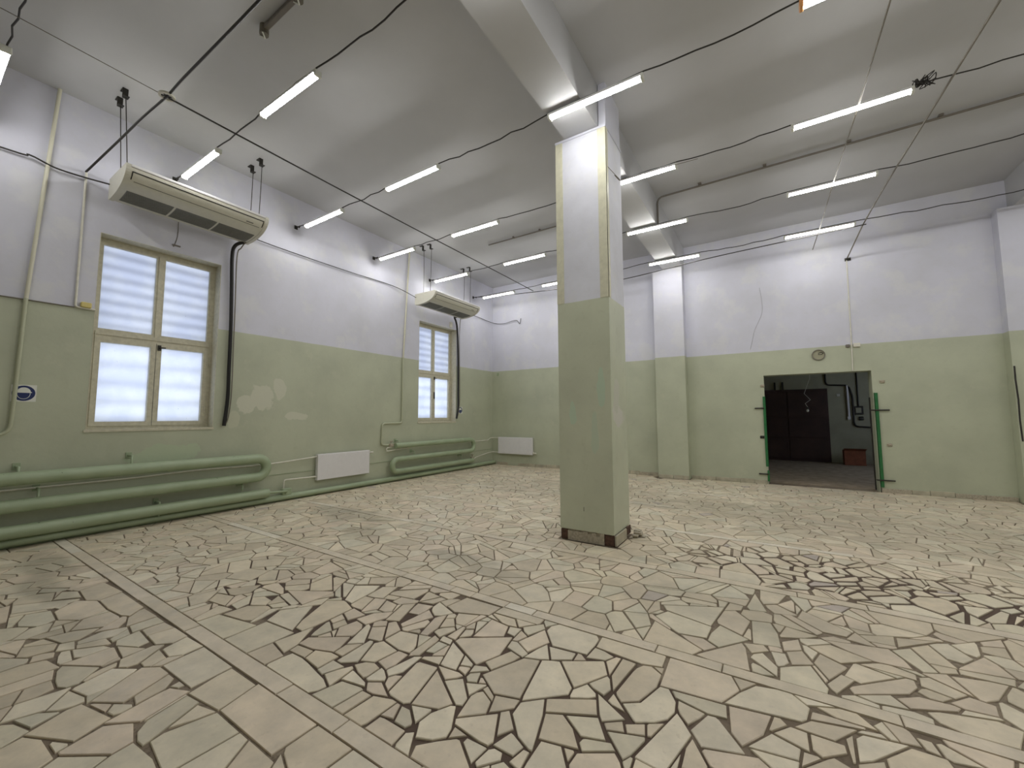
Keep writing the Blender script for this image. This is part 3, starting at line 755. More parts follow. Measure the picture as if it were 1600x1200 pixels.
def grow(p, g):
    n = len(p); out = []
    cx = sum(v[0] for v in p)/n; cy = sum(v[1] for v in p)/n
    big = [(cx-1, cy-1), (cx+1, cy-1), (cx+1, cy+1), (cx-1, cy+1)]
    for i in range(n):
        a, b_ = p[i], p[(i+1) % n]; ex, ey = b_[0]-a[0], b_[1]-a[1]; l = math.hypot(ex, ey)
        if l < 1e-4: continue
        big = clip(big, ey/l, -ex/l, (ey*a[0]-ex*a[1])/l+g)
    return big
grown = []
for i, A in enumerate(traced):
    cx, cy = A[0]; G = grow(A, .022)
    for j, B in enumerate(traced):
        if i == j or abs(B[0][0]-cx) > .9 or abs(B[0][1]-cy) > .9: continue
        s_ = separate(A, B)
        if s_[0] > .06 or s_[0] < -.03: continue
        jw = .0065 if s_[0] < .05 else .0
        G = clip(G, s_[1], s_[2], s_[3]-jw)
        if len(G) < 3: break
    for (a, b_) in STRIPS:
        ym = sum(v[1] for v in A)/len(A)
        if len(G) < 3: break
        G = clip(G, 0, 1, a-.003) if ym < (a+b_)/2 else clip(G, 0, -1, -(b_+.003))
    if len(G) >= 3 and area(G) > .001: grown.append(G)
traced = grown
blocks = list(traced)
solid = [[(5.25,-6.03),(5.97,-6.03),(5.97,-5.37),(5.25,-5.37)], [(5.14,-.31),(5.85,-.31),(5.85,.1),(5.14,.1)], [(11.04,-.24),(11.75,-.24),(11.75,.1),(11.04,.1)]]
blocks += solid
GC = .5; bgrid = {}
for h in blocks:
    xs = [q[0] for q in h]; ys = [q[1] for q in h]
    for i in range(int((min(xs)-.45)//GC), int((max(xs)+.45)//GC)+1):
        for j in range(int((min(ys)-.45)//GC), int((max(ys)+.45)//GC)+1): bgrid.setdefault((i, j), []).append(h)
def inside(h, x, y):
    for i in range(len(h)):
        a, b_ = h[i], h[(i+1) % len(h)]
        if (b_[0]-a[0])*(y-a[1])-(b_[1]-a[1])*(x-a[0]) < 0: return False
    return True
def ell(x, y, cx, cy, rx, ry): return ((x-cx)/rx)**2+((y-cy)/ry)**2 < 1
def joint(x, y):
    if ell(x, y, 8.2, -5.75, 1.6, .6): return .016
    if ell(x, y, 5.7, -8.6, 1.7, .7): return .008
    return .0055
def in_view(x, y):
    d = Vector((x, y, 0))-Vector(CAM); z = d.dot(FWD)
    if z < .3: return False
    return abs(d.dot(RGT)/z) < 1.45 and d.dot(UPV)/z > -1.15
stones = [(p, True) for p in traced]
edges_y = [0.0]+[e for s_ in STRIPS for e in (s_[1], s_[0])]+[YF]
for f in range(0, len(edges_y), 2):
    y1, y0 = edges_y[f], edges_y[f+1]
    pts = []
    ny = None; x = 0.0
    cellx = {}
    yy0 = y0
    base_s = .185 if y0 > -12 else .34
    rows = max(1, round((y1-y0)/base_s)); sy = (y1-y0)/rows
    for r in range(rows):
        x = random.uniform(0, .1)
        while x < XR:
            s_ = base_s*random.uniform(.75, 1.45)*(1.0 if x < 11.5 else 1.7)*(.72 if ell(x, y0+(r+.5)*sy, 8.2, -5.75, 1.6, .7) else 1)
            px, py = x+s_*.5+random.uniform(-.42, .42)*s_, y0+(r+.5+random.uniform(-.48, .48))*sy
            x += s_
            if random.random() < .13 or px > XR: continue
            pts.append((px, py, (random.uniform(0, .75)*base_s)**2))
    grid = {}
    for q in pts: grid.setdefault((int(q[0]//GC), int(q[1]//GC)), []).append(q)
    for q in pts:
        gi, gj = int(q[0]//GC), int(q[1]//GC)
        bl = bgrid.get((gi, gj), [])
        if any(inside(h, q[0], q[1]) for h in bl): continue
        R = .62 if base_s > .3 or q[0] > 11 else .36
        poly = [(max(q[0]-R, .01), max(q[1]-R, y0)), (min(q[0]+R, XR), max(q[1]-R, y0)), (min(q[0]+R, XR), min(q[1]+R, y1)), (max(q[0]-R, .01), min(q[1]+R, y1))]
        for i in range(gi-2, gi+3):
            for j in range(gj-2, gj+3):
                for o_ in grid.get((i, j), ()):
                    if o_ is q: continue
                    dx, dy = o_[0]-q[0], o_[1]-q[1]
                    if dx*dx+dy*dy > 4*R*R: continue
                    d = (o_[0]**2+o_[1]**2-o_[2]-q[0]**2-q[1]**2+q[2])/2
                    poly = clip(poly, dx, dy, d)
                    if len(poly) < 3: break
        for h in bl:
            if len(poly) < 3: break
            best = None
            for i in range(len(h)):
                a, b_ = h[i], h[(i+1) % len(h)]
                ex, ey = b_[0]-a[0], b_[1]-a[1]; l = math.hypot(ex, ey) or 1
                nx, ny_ = ey/l, -ex/l
                sd = nx*(q[0]-a[0])+ny_*(q[1]-a[1])
                if best is None or sd > best[0]: best = (sd, nx, ny_, a)
            sd, nx, ny_, a = best
            poly = clip(poly, -nx, -ny_, -(nx*a[0]+ny_*a[1])-.004)
        if len(poly) < 3 or area(poly) < .002: continue
        parts = [poly]
        if area(poly) > .016 and random.random() < .6:
            cx = sum(v[0] for v in poly)/len(poly); cy = sum(v[1] for v in poly)/len(poly)
            t = random.uniform(0, math.pi); nx, ny_ = math.cos(t), math.sin(t)
            d = nx*cx+ny_*cy+random.uniform(-.03, .03)
            parts = [clip(poly, nx, ny_, d), clip(poly, -nx, -ny_, -d)]
        for pp in parts:
            if len(pp) < 3: continue
            g = joint(q[0], q[1])
            pp = inset(pp, g)
            if len(pp) >= 3 and random.random() < .35:
                i = random.randrange(len(pp)); a, b_, c_ = pp[i-1], pp[i], pp[(i+1) % len(pp)]
                t = random.uniform(.12, .3)
                pp = pp[:i]+[(b_[0]+(a[0]-b_[0])*t, b_[1]+(a[1]-b_[1])*t), (b_[0]+(c_[0]-b_[0])*t, b_[1]+(c_[1]-b_[1])*t)]+pp[i+1:]
            if len(pp) >= 3 and area(pp) > .0012: stones.append((pp, False))
# slivers that fill what is left open between the stones
fgrid = {}
def fadd(h):
    xs = [q[0] for q in h]; ys = [q[1] for q in h]
    for i in range(int((min(xs)-.2)//.25), int((max(xs)+.2)//.25)+1):
        for j in range(int((min(ys)-.2)//.25), int((max(ys)+.2)//.25)+1): fgrid.setdefault((i, j), []).append(h)
for p, _ in stones: fadd(p)
for h in solid: fadd(h)
def edge_dist(h, x, y):
    best = None
    for i in range(len(h)):
        a, b_ = h[i], h[(i+1) % len(h)]
        ex, ey = b_[0]-a[0], b_[1]-a[1]; l = math.hypot(ex, ey)
        if l < 1e-5: continue
        sd = (ey*(x-a[0])-ex*(y-a[1]))/l
        if best is None or sd > best[0]: best = (sd, ey/l, -ex/l, a)
    return best
for _ in range(26000):
    x, y = random.uniform(1.2, 10.2), random.uniform(-10.45, -4.9)
    if any(a-.02 < y < b_+.02 for a, b_ in STRIPS): continue
    near = fgrid.get((int(x//.25), int(y//.25)), [])
    ok = True; cuts = []
    for h in near:
        e = edge_dist(h, x, y)
        if e is None: continue
        if e[0] < .016: ok = False; break
        cuts.append(e)
    if not ok: continue
    poly = [(x-.11, y-.11), (x+.11, y-.11), (x+.11, y+.11), (x-.11, y+.11)]
    for a, b_ in STRIPS: poly = clip(poly, 0, 1, a-.004) if y < (a+b_)/2 else clip(poly, 0, -1, -(b_+.004))
    for sd, nx, ny_, a in cuts:
        poly = clip(poly, -nx, -ny_, -(nx*a[0]+ny_*a[1])-random.uniform(.007, .013))
        if len(poly) < 3: break
    if len(poly) >= 3 and area(poly) > .0016: stones.append((poly, False)); fadd(poly)
strip_tiles = []
for (a, b_) in STRIPS:
    x = .02
    while x < XR:
        L = random.choice((.22, .35, .5, .7, .9, 1.1))*random.uniform(.85, 1.15); x1 = min(x+L, XR)
        if not (x1 > 5.25 and x < 5.97 and b_ > -6.03 and a < -5.37):
            strip_tiles.append([(x+.004, a+.006), (x1-.003, a+.004), (x1-.003, b_-.006), (x+.003, b_-.005)])
        x = x1

def screen(x, y):
    d = Vector((x, y, 0))-Vector(CAM); z = d.dot(FWD)
    if z < .25: return None
    return 800+FPX*d.dot(RGT)/z, 600-FPX*d.dot(UPV)/z
def seen_area(p):
    """how large a stone shows in the photograph, in pixels; only used to choose which stones become parts of their own"""
    q = [screen(*v) for v in p]
    if any(v is None for v in q): return 0
    q = [(min(max(u, 0), 1600), min(max(v, 0), 1200)) for u, v in q]
    return abs(area(q))
TINTS = [(214,203,188), (209,197,181), (217,208,194), (205,193,178), (213,200,186), (210,202,187), (219,210,197), (211,197,184)]
def tint(pale=False):
    if pale: return random.choice([lin(212,201,180), lin(208,197,175), lin(213,202,182), lin(206,195,173), lin(210,199,178), lin(222,215,198)])
    r = random.random()
    if r < .006: return lin(184, 174, 165)
    if r < .04: return lin(206, 200, 179)
    if r < .06: return lin(213, 199, 178)
    c = random.choice(TINTS); k = random.uniform(.95, 1.04)
    return lin(c[0]*k, c[1]*k, c[2]*k*.955)
def stone_geo(p, z):
    n = len(p); cx = sum(v[0] for v in p)/n; cy = sum(v[1] for v in p)/n
    tx, ty = random.uniform(-.006, .006), random.uniform(-.006, .006)
    h = lambda x, y: z+tx*(x-cx)+ty*(y-cy)
    def inn(x, y):
        d = math.hypot(x-cx, y-cy) or 1; k = max(0, 1-.004/d); return cx+(x-cx)*k, cy+(y-cy)*k
    vs = [(x, y, -.02) for x, y in p]+[(x, y, h(x, y)-.003) for x, y in p]+[(*inn(x, y), h(x, y)) for x, y in p]
    fs = [(i, (i+1) % n, n+(i+1) % n, n+i) for i in range(n)]+[(n+i, n+(i+1) % n, 2*n+(i+1) % n, 2*n+i) for i in range(n)]+[tuple(range(2*n, 3*n))]
    return vs, fs
def stone_obj(name, pieces):
    V, F, T = [], [], []
    for vs, fs, t in pieces:
        b_ = len(V); V += vs; F += [[i+b_ for i in f] for f in fs]; T += [t]*len(vs)
    me = bpy.data.meshes.new(name); me.from_pydata(V, [], F)
    ca = me.color_attributes.new('tint', 'FLOAT_COLOR', 'POINT')
    ca.data.foreach_set('color', [c for t in T for c in t])
    me.materials.append(m_stone); me.update()
    o = bpy.data.objects.new(name, me); COL.objects.link(o); o.parent = floor
    return o
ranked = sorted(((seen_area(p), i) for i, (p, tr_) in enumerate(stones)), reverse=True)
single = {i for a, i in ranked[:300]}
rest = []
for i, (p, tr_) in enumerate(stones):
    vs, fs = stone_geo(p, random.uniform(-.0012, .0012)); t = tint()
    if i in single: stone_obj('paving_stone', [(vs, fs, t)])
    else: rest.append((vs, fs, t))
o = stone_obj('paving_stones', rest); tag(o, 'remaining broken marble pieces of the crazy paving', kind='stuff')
far = []
for p in strip_tiles:
    vs, fs = stone_geo(p, random.uniform(.001, .002)); t = tint(True)
    if seen_area(p) > 40: stone_obj('border_strip_tile', [(vs, fs, t)])
    else: far.append((vs, fs, t))
tag(stone_obj('border_strip_tiles', far), 'remaining straight border tiles between the paving fields', kind='stuff')

# ------------------------------------------------------------------ linear lamps on their cables
LZ = 5.07
ROWS = [(-1.04, 'first lamp row, nearest the back wall'), (-2.92, 'second lamp row from the back wall'), (-4.73, 'third lamp row from the back wall'),
        (-6.54, 'fourth lamp row, just before the column'), (-8.42, 'fifth lamp row, over the large window'), (-10.2, 'sixth row, top left edge')]
XS = [(.34, 'beside the window wall'), (2.58, 'second from the window wall'), (5.44, 'third from the window wall'), (7.90, 'fourth from the window wall'), (10.5, 'added unseen in fifth place'), (12.6, 'beyond the right beam')]  # fifth place lies out of view, added to brighten the right side
LL = 1.12
def make_lamp():
    root = empty('tube_lamp', (0, 0, 0))
    n = 4; prof = [(.036*math.sin(a), -.036*math.cos(a)) for a in [(-math.pi/2+math.pi*k/n) for k in range(n+1)]]
    w = MB(); vs = []; m = len(prof)
    for x in (0.03, LL-.03): vs += [(x, y, z) for y, z in prof]
    w.add(vs, [(i, (i+1) % m, (i+1) % m+m, i+m) for i in range(m-1)], True)
    d = w.build('diffuser', m_lamp, root)
    w = MB(); w.bevbox(.01, LL-.01, -.039, .039, -.002, .028, .004); w.build('housing', m_white_metal, root)
    for x in (0, LL-.032):
        w = MB(); w.bevbox(x, x+.032, -.040, .040, -.037, .029, .006); w.build('end_cap', m_sign, root)
    return root
def copy_tree(o, parent=None):
    c = o.copy(); COL.objects.link(c); c.parent = parent
    for ch in o.children: copy_tree(ch, c)
    return c
proto = make_lamp(); used = False
DX = {(-1.04, 0): .03, (-1.04, 1): 0, (-4.73, 0): -.13, (-2.92, 0): -.15, (-4.73, 1): -.22, (-2.92, 1): -.2, (-1.04, 1): -.2, (-2.92, 2): -.15, (-1.04, 2): -.2, (-6.54, 1): 0, (-8.42, 1): .02}
for ry, rname in ROWS:
    stops = [(0.0, ry, LZ+.05)]
    for k, (lx, pname) in enumerate(XS):
        x0 = lx+DX.get((ry, k), 0); z = LZ-(.01 if k == 0 else 0)
        if (ry == -10.2 and k in (1, 2, 5)) or (ry == -1.04 and k == 4): continue
        o = proto if not used else copy_tree(proto)
        used = True
        o.location = (x0, ry+random.uniform(-.01, .01), z); o.rotation_euler = (random.uniform(-.08, .08), random.uniform(-.006, .006), random.uniform(-.012, .012))
        tag(o, 'lit white tube lamp %s, %s' % (pname, rname), 'lamp', 'lit tube lamps hanging in rows')
        if ry == -6.54 and k == 3:
            cap = [c for c in o.children if c.name.startswith('end_cap')][0]
            cap.data = cap.data.copy(); cap.data.materials[0] = m_orange; cap['label'] = 'orange end cap'
        stops += [(x0-.01, ry, z+.045), (x0+LL*.5, ry, z+.043), (x0+LL+.01, ry, z+.045)]
    stops.append((XR, ry, LZ+.05))
    path = [stops[0]]
    for a, b_ in zip(stops, stops[1:]):
        L = b_[0]-a[0]; n = max(2, int(L/.16))
        for i in range(1, n+1):
            t = i/n; sag = -.022*min(L, 2)*4*t*(1-t) if L > .8 else 0
            wv = (random.uniform(-.010, .010) if 0 < i < n else 0) if L > .8 else 0
            yo = random.uniform(-.012, .012) if 0 < i < n else 0
            path.append((a[0]+L*t, a[1]+yo, a[2]+(b_[2]-a[2])*t+sag+wv))
    cb = empty('lamp_cable', (0, ry, LZ)); tag(cb, 'black sagging supply cable of the '+rname, 'cable', 'lamp cables')
    w = MB(); w.tube(path, .008, 6); w.build('cable', m_cable, cb)
    w = MB(); w.tube([(0, ry, LZ+.05), (.10, ry, LZ+.05)], .012, 6); w.box(0, .012, ry-.03, ry+.03, LZ+.02, LZ+.09); w.tube([(.08, ry, LZ+.05), (.12, ry, LZ+.02), (.14, ry, LZ+.06)], .01, 6); w.build('wall_hook', m_steel, cb)

# tangle of wire ends by the near right lamp
w = MB()
for k in range(11):
    c = Vector((9.09+random.uniform(-.03, .05), -4.73+random.uniform(-.03, .03), 5.13+random.uniform(-.03, .03)))
    pts = [c+Vector((random.uniform(-.09, .09), random.uniform(-.05, .05), random.uniform(-.06, .06))) for _ in range(4)]
    w.tube(catmull([c]+pts, 4), .005, 5)
tag(w.build('wire_tangle', m_cable), 'tangled black wire ends beside a lamp, right of the column', 'wire')

# ------------------------------------------------------------------ suspension cables across the hall
def cable(name, pts, r, mat, label, smooth=True, cat='cable'):
    w = MB(); w.tube(catmull(pts, 5) if smooth else [Vector(p) for p in pts], r, 6)
    return tag(w.build(name, mat), label, cat)
cable('suspension_cable', [(.02,-9.36,4.75), (.9,-9.26,4.90), (1.5,-9.20,4.99), (2.02,-9.14,5.06), (2.5,-9.13,5.08), (4,-9.11,5.07), (6,-9.1,5.06), (9,-9.1,5.08), (13,-9.1,5.08), (XR,-9.1,5.1)], .0125, m_cable,
      'thick dark cable strung from the window wall through the white ring')
cable('suspension_cable', [(2.03,-9.12,5.05), (2.03,-7,5.03), (2.02,-5,5.03), (2.0,-3,5.045), (1.97,-1.3,5.06), (2.06,-.95,5.0)], .011, m_cable,
      'straight dark cable running from the white ring along the window wall')
cable('thin_wire', [(2.0,-9.16,5.07), (2.0,-11,5.09), (2.0,YF,5.1)], .004, m_wire, 'thin pale wire running back from the white ring', cat='wire')
w = MB(); ringc = Vector((2.03,-9.14,5.06))
ring = empty('cable_ring', ringc); tag(ring, 'white round tension ring joining two ceiling cables', 'ring')
w.disc_ring(ringc+Vector((0,0,-.01)), (0,0,1), .05, .075, .02, 28); w.build('rim', m_white_pipe, ring)
w = MB()
for k in range(3):
    a = math.pi*k/3; w.tube([ringc+Vector((.055*math.cos(a), .055*math.sin(a), 0)), ringc-Vector((.055*math.cos(a), .055*math.sin(a), 0))], .007, 6)
w.build('spokes', m_cable, ring)
cable('suspension_cable', [(.0,-1.05,5.13), (.9,-1.02,5.03), (2.06,-.98,4.96), (3.37,-1,4.87), (4.64,-1,4.84), (6.43,-1,4.95), (7.63,-1,4.99), (9.17,-1.02,5.02)], .010, m_cable,
      'dark sagging wire along the back wall, below its lamps')
cable('twisted_wire', [(8.44,-.02,5.06), (8.47,-1.2,5.06), (8.5,-3.2,5.06), (8.54,-4.7,5.06), (8.56,-6.2,5.06), (8.6,-8.5,5.07), (8.6,-12,5.07), (8.6,YF,5.1)], .008, m_wire,
      'thin pale twisted wire crossing under the right-hand lamps')
cable('twisted_wire', [(9.0,-.03,4.74), (9.07,-.5,4.90), (9.14,-1.1,5.05), (9.2,-2.6,5.07), (9.28,-4.2,5.06), (9.36,-5.7,5.06), (9.5,-8,5.06), (9.6,-12,5.07), (9.6,YF,5.1)], .011, m_wire,
      'pale cable slanting to the bracket above the doorway')
w = MB(); w.tube([(8.99,-.0,4.72), (8.99,-.05,4.73), (9.05,-.05,4.72)], .016, 6); w.box(8.96, 9.06, -.02, 0, 4.69, 4.75)
tag(w.build('cable_bracket', m_steel), 'small dark anchor bracket high above the doorway', 'bracket')

# ceiling conduits and the dead lamp
w = MB(); w.tube(rounded([(1.9,-2.86,5.67), (5.38,-2.84,5.67)], .1), .015, 8)
for x in (2.6, 3.3, 4.4): w.box(x, x+.03, -2.89, -2.81, 5.675, 5.70)
tag(w.build('ceiling_conduit', m_conduit), 'grey conduit on the ceiling left of the column', 'conduit')
w = MB(); w.tube(rounded([(5.875,-2.86,5.15), (5.875,-2.86,5.66), (11.24,-2.88,5.66)], .12), .017, 8)
for x in (6.6, 7.6, 8.7, 9.7): w.box(x, x+.05, -2.91, -2.83, 5.672, 5.70)
tag(w.build('ceiling_conduit', m_conduit), 'grey conduit bending off the beam across the right ceiling', 'conduit')
dl = empty('dead_lamp_holder', (3.4, -8.67, 5.65)); tag(dl, 'unlit grey lamp holder fixed to the ceiling at the top', 'lamp holder')
w = MB(); w.bevbox(3.15, 3.75, -8.695, -8.645, 5.64, 5.69, .006); w.build('bar', m_conduit, dl)
for x in (3.12, 3.78):
    w = MB(); w.disc_ring((x,-8.67,5.60), (0,0,1), 0, .045, .1, 14); w.build('socket', m_wire, dl)
    w = MB(); w.tube([(x-.05,-8.69,5.60), (x,-8.66,5.57), (x+.03,-8.70,5.59)], .008, 6); w.build('contact', m_sign, dl)

# ------------------------------------------------------------------ suspended air-conditioning units
def ac_unit(y0, y1, x0, x1, zb, zt, rods, label, brk):
    yc = (y0+y1)/2; root = empty('air_conditioner', ((x0+x1)/2, yc, zb)); tag(root, label, 'air conditioner', 'suspended air conditioners')
    D = x1-x0; H = zt-zb; xc = x0+.07; rx = x1-xc
    def on(t, off=0.0):
        """point on the curved underside, t from the rear bottom edge (0) to the front lip (1)"""
        a = t*math.pi/2*.97; s_, c_ = math.sin(a), math.cos(a)
        n = Vector((s_/rx, -c_/H)).normalized()
        return (xc+rx*s_**.88+n.x*off, zt-.02-(H-.02)*c_**.88+n.y*off)
    prof = [(x0, zt), (x0, zb+.02), (x0+.02, zb)]+[on(k/14) for k in range(15)]+[(x1-.012, zt)]
    w = MB(); w.prism(prof, y0+.035, y1-.035, True); w.build('body', m_ac, root)
    cx, cz = x0+D*.5, zb+H*.6
    big = [(cx+(px-cx)*1.02, cz+(pz-cz)*1.05) for px, pz in prof]
    for a, b_ in ((y0, y0+.05), (y1-.05, y1)):
        w = MB(); w.prism(big, a, b_); w.build('end_cap', m_ac, root)
    w = MB(); w.bevbox(x1-.035, x1+.012, y0+.05, y1-.05, zt-.03, zt+.006, .006); w.build('front_rail', m_white_metal, root)
    def band(w, t0, t1, a, b_, off=.003, n=6):
        ts = [t0+(t1-t0)*k/n for k in range(n+1)]
        w.prism([on(t, off) for t in ts]+[on(t, -.01) for t in reversed(ts)], a, b_)
    w = MB(); band(w, .885, .915, y0+.07, y1-.07)
    for yy in (y0+.064, y1-.074): band(w, .68, .915, yy, yy+.010)
    w.build('outlet_slot', m_black, root)
    w = MB(); band(w, .64, .655, y0+.1, y1-.1, .0025, 2); w.build('flap_seam', m_ac_dark, root)
    gy = y0+.07; gl = (y1-y0-.14)/3
    for k in range(3):
        w = MB(); a, b_ = gy+k*gl+.012, gy+(k+1)*gl-.012
        band(w, .02, .36, a, b_, .002)
        for j in range(9): band(w, .03+j*.037, .045+j*.037, a+.01, b_-.01, .007, 1)
        w.build('intake_grille', m_ac_dark, root)
    w = MB(); band(w, .70, .73, y1-.30, y1-.2, .004, 1); w.build('badge', m_ac_dark, root)
    for (rx, ry) in rods:
        br = MB(); sgn = -1 if brk == 'L' else 1
        br.box(rx-.12, rx-.01, ry-.028, ry+.028, ZC-.008, ZC); br.box(rx-.018, rx-.01, ry-.028, ry+.028, ZC-.13, ZC); br.box(rx-.018, rx+.06, ry-.028, ry+.028, ZC-.138, ZC-.13)
        b_ = br.build('ceiling_bracket', m_steel, root)
        rd = MB(); yy = min(max(ry, y0+.025), y1-.025)
        rd.tube(catmull([(rx+.02, ry, ZC-.13), (rx+.018, ry*.6+yy*.4, (ZC+zt)/2), (rx+.0, yy, zt-.01)], 4), .0055, 6); rd.build('hanging_rod', m_steel, root)
    return root
ac_unit(-9.16, -7.44, .16, .84, 4.42, 4.70, [(.52,-9.19), (.77,-9.20), (.42,-7.53), (.73,-7.54)], 'ivory ceiling air conditioner hung over the large window', 'L')
ac_unit(-3.66, -1.88, .24, .90, 4.25, 4.51, [(.50,-3.66), (.72,-3.63), (.34,-1.90), (.56,-1.90)], 'ivory ceiling air conditioner hung over the far window', 'R')
def hose(pts, label, wire):
    root = empty('refrigerant_hose', pts[-1]); tag(root, label, 'hose')
    w = MB(); w.tube(catmull(pts, 6), .027, 10); w.build('insulated_line', m_black, root)
    w = MB(); w.tube(catmull(wire, 6), .009, 6); w.build('drain_tube', m_wire, root)
hose([(.22,-7.52,4.42), (.12,-7.60,4.36), (.07,-7.62,4.2), (.055,-7.60,3.7), (.055,-7.58,3.0), (.055,-7.575,2.3), (.05,-7.57,1.8), (.045,-7.60,1.36)], 'black insulated hose dropping beside the large window',
     [(.26,-7.50,4.43), (.16,-7.53,4.33), (.10,-7.56,4.18), (.11,-7.555,3.3), (.10,-7.545,2.6), (.10,-7.54,1.9), (.08,-7.56,1.5), (.05,-7.59,1.38)])
hose([(.26,-2.12,4.26), (.14,-2.06,4.28), (.08,-1.92,4.18), (.06,-1.84,3.95), (.055,-1.79,3.2), (.055,-1.775,2.2), (.055,-1.775,1.75), (.045,-1.83,1.44)], 'black insulated hose dropping beside the far window',
     [(.27,-1.95,4.26), (.12,-1.80,4.1), (.08,-1.77,3.7), (.09,-1.76,2.6), (.09,-1.755,1.9), (.06,-1.80,1.5)])
cable('wall_cable', [(.03,-12,4.68), (.03,-10.07,4.68), (.05,-9.85,4.70), (.05,-9.64,4.65), (.05,-9.39,4.655), (.20,-9.13,4.62)], .010, m_cable, 'dark cable on the window wall left of the large air conditioner')
cable('wall_cable', [(.20,-7.46,4.64), (.05,-7.2,4.61), (.04,-5.5,4.60), (.04,-4.2,4.62), (.28,-3.64,4.42)], .009, m_cable, 'dark cable along the window wall between the air conditioners')
cable('wall_cable', [(.28,-1.90,4.42), (.05,-.95,4.55), (.05,-.3,4.52), (.14,-.05,4.49), (.40,-.05,4.45), (.55,-.05,4.45), (.78,-.05,4.49), (.95,-.05,4.49), (1.06,-.05,4.37), (1.11,-.06,4.53)], .009, m_cable,
      'dark cable hooked loosely in the far corner')
w = MB(); w.box(0, .012, -8.40, -8.30, 4.10, 4.12); w.tube(catmull([(.004,-8.343,4.5), (.004,-8.345,4.25), (.004,-8.385,4.08)], 4), .005, 5)
tag(w.build('thin_wire', m_conduit), 'thin grey wire running down to the large window top', 'wire')

# ------------------------------------------------------------------ risers, conduits and boxes on the window wall
def riser(pts, r, mat, label, rad=.12, cat='pipe', name='riser_pipe'):
    w = MB(); w.tube(rounded(pts, rad, 6), r, 10); return tag(w.build(name, mat), label, cat)
riser([(.035,-9.65,ZC), (.035,-9.77,2.9), (.035,-9.79,1.6), (.035,-9.80,1.305), (.035,-10.6,1.30)], .02, m_riser, 'tall two-tone riser pipe left of the large window')
riser([(.03,-3.67,ZC), (.03,-3.82,2.9), (.03,-3.822,1.35), (.03,-4.40,1.345), (.03,-4.42,.86), (.06,-4.20,.85)], .02, m_riser, 'tall two-tone riser pipe left of the far window', .07)
w = MB(); w.tube(rounded([(.02,-9.355,4.74), (.02,-9.355,2.93), (.02,-9.17,2.925)], .03), .013, 8)
tag(w.build('cable_conduit', m_white_pipe), 'thin white conduit down to the large window corner', 'conduit')
w = MB(); w.tube([(.012,-9.36,2.925), (.012,-12,2.92)], .007, 6); tag(w.build('thin_wire', m_conduit), 'thin wire along the paint line left of the large window', 'wire')
w = MB(); w.bevbox(0, .05, -9.31, -9.21, 2.935, 3.005, .008); tag(w.build('junction_box', m_yellowbox), 'small yellowed junction box left of the large window', 'box')
w = MB(); w.bevbox(0, .04, -2.12, -2.02, 4.0, 4.16, .006); tag(w.build('junction_box', m_white_pipe), 'small white box between the far window and its hose', 'box')

# ------------------------------------------------------------------ heating pipes
def register(label, runs, bends, d, xw, brackets):
    root = empty('heating_register', (xw, runs[0][0], 0)); tag(root, label, 'heating pipe', 'green pipe registers')
    path = []
    for k, (ya, yb, z) in enumerate(runs): path += [(xw, ya, z), (xw, yb, z)]
    P = [Vector(path[0])]
    for k in range(len(runs)):
        ya, yb, z = runs[k]
        P.append(Vector((xw, yb, z)))
        if k+1 < len(runs):
            z2 = runs[k+1][2]; zc = (z+z2)/2; R = abs(z-z2)/2; s_ = 1 if yb > ya else -1
            for i in range(1, 10):
                a = math.pi*i/10; P.append(Vector((xw, yb+s_*R*math.sin(a), zc+R*math.cos(a))))
            P.append(Vector((xw, runs[k+1][0], z2)))
    w = MB(); w.tube(P, d/2, 16); w.build('pipe_coil', m_pipe, root)
    for (y, z0, z1) in brackets:
        w = MB(); w.tube([(.0, y, z1), (xw-.02, y, z1), (xw-.02, y, z0)], .014, 6); w.box(0, .012, y-.03, y+.03, z1-.04, z1+.04); w.build('bracket', m_pipe, root)
    return root
register('large green painted pipe register under the large window', [(-12.0,-7.13,.80), (-7.13,-9.84,.49), (-9.84,-6.93,.20)], None, .155, .17,
         [(-9.72,.82,.93), (-8.73,.85,.98), (-9.55,.5,.66), (-7.33,.30,.40), (-8.4,.1,.30)])
register('green painted pipe register under the far window', [(-4.12,-1.33,.83), (-1.33,-4.05,.515), (-4.05,-1.22,.235)], None, .125, .15,
         [(-4.0,.85,.94), (-3.5,.52,.66), (-1.7,.3,.42)])
for y, z, lab in ((-6.90,.20,'rusty capped pipe stub by the large register end'),):
    w = MB(); w.tube([(.17,-6.93,z), (.17,-6.60,z-.02)], .02, 8); w.tube([(.17,-6.62,z-.02), (.09,-6.60,.1)], .02, 8)
    w.bevbox(.06, .14, -6.66, -6.50, .10, .22, .01); tag(w.build('pipe_stub', m_pipe), lab, 'pipe')
w = MB(); w.tube([(.10,-12.5,.075), (.10,-7,.072), (.10,-3,.075), (.10,-.05,.072)], .05, 12)
tag(w.build('floor_pipe', m_pipe), 'long green pipe lying along the foot of the window wall', 'pipe')
w = MB(); w.box(0, .012, -12.5, -.02, .47, .476); w.box(0, .05, -12.5, -.02, 0, .03); tag(w.build('baseboard_left', m_pipe), 'green painted ledge along the foot of the window wall', kind='structure')
riser([(.05,-12,.66), (.05,-8.7,.665), (.05,-7.9,.69), (.05,-7.0,.67), (.08,-6.5,.70), (.08,-6.0,.735)], .012, m_white_pipe, 'thin white heating tube passing behind the large register', .2)
riser([(.08,-6.62,.22), (.08,-6.615,.37), (.08,-6.0,.355)], .013, m_white_pipe, 'short bent white tube below the window-wall radiator', .03)
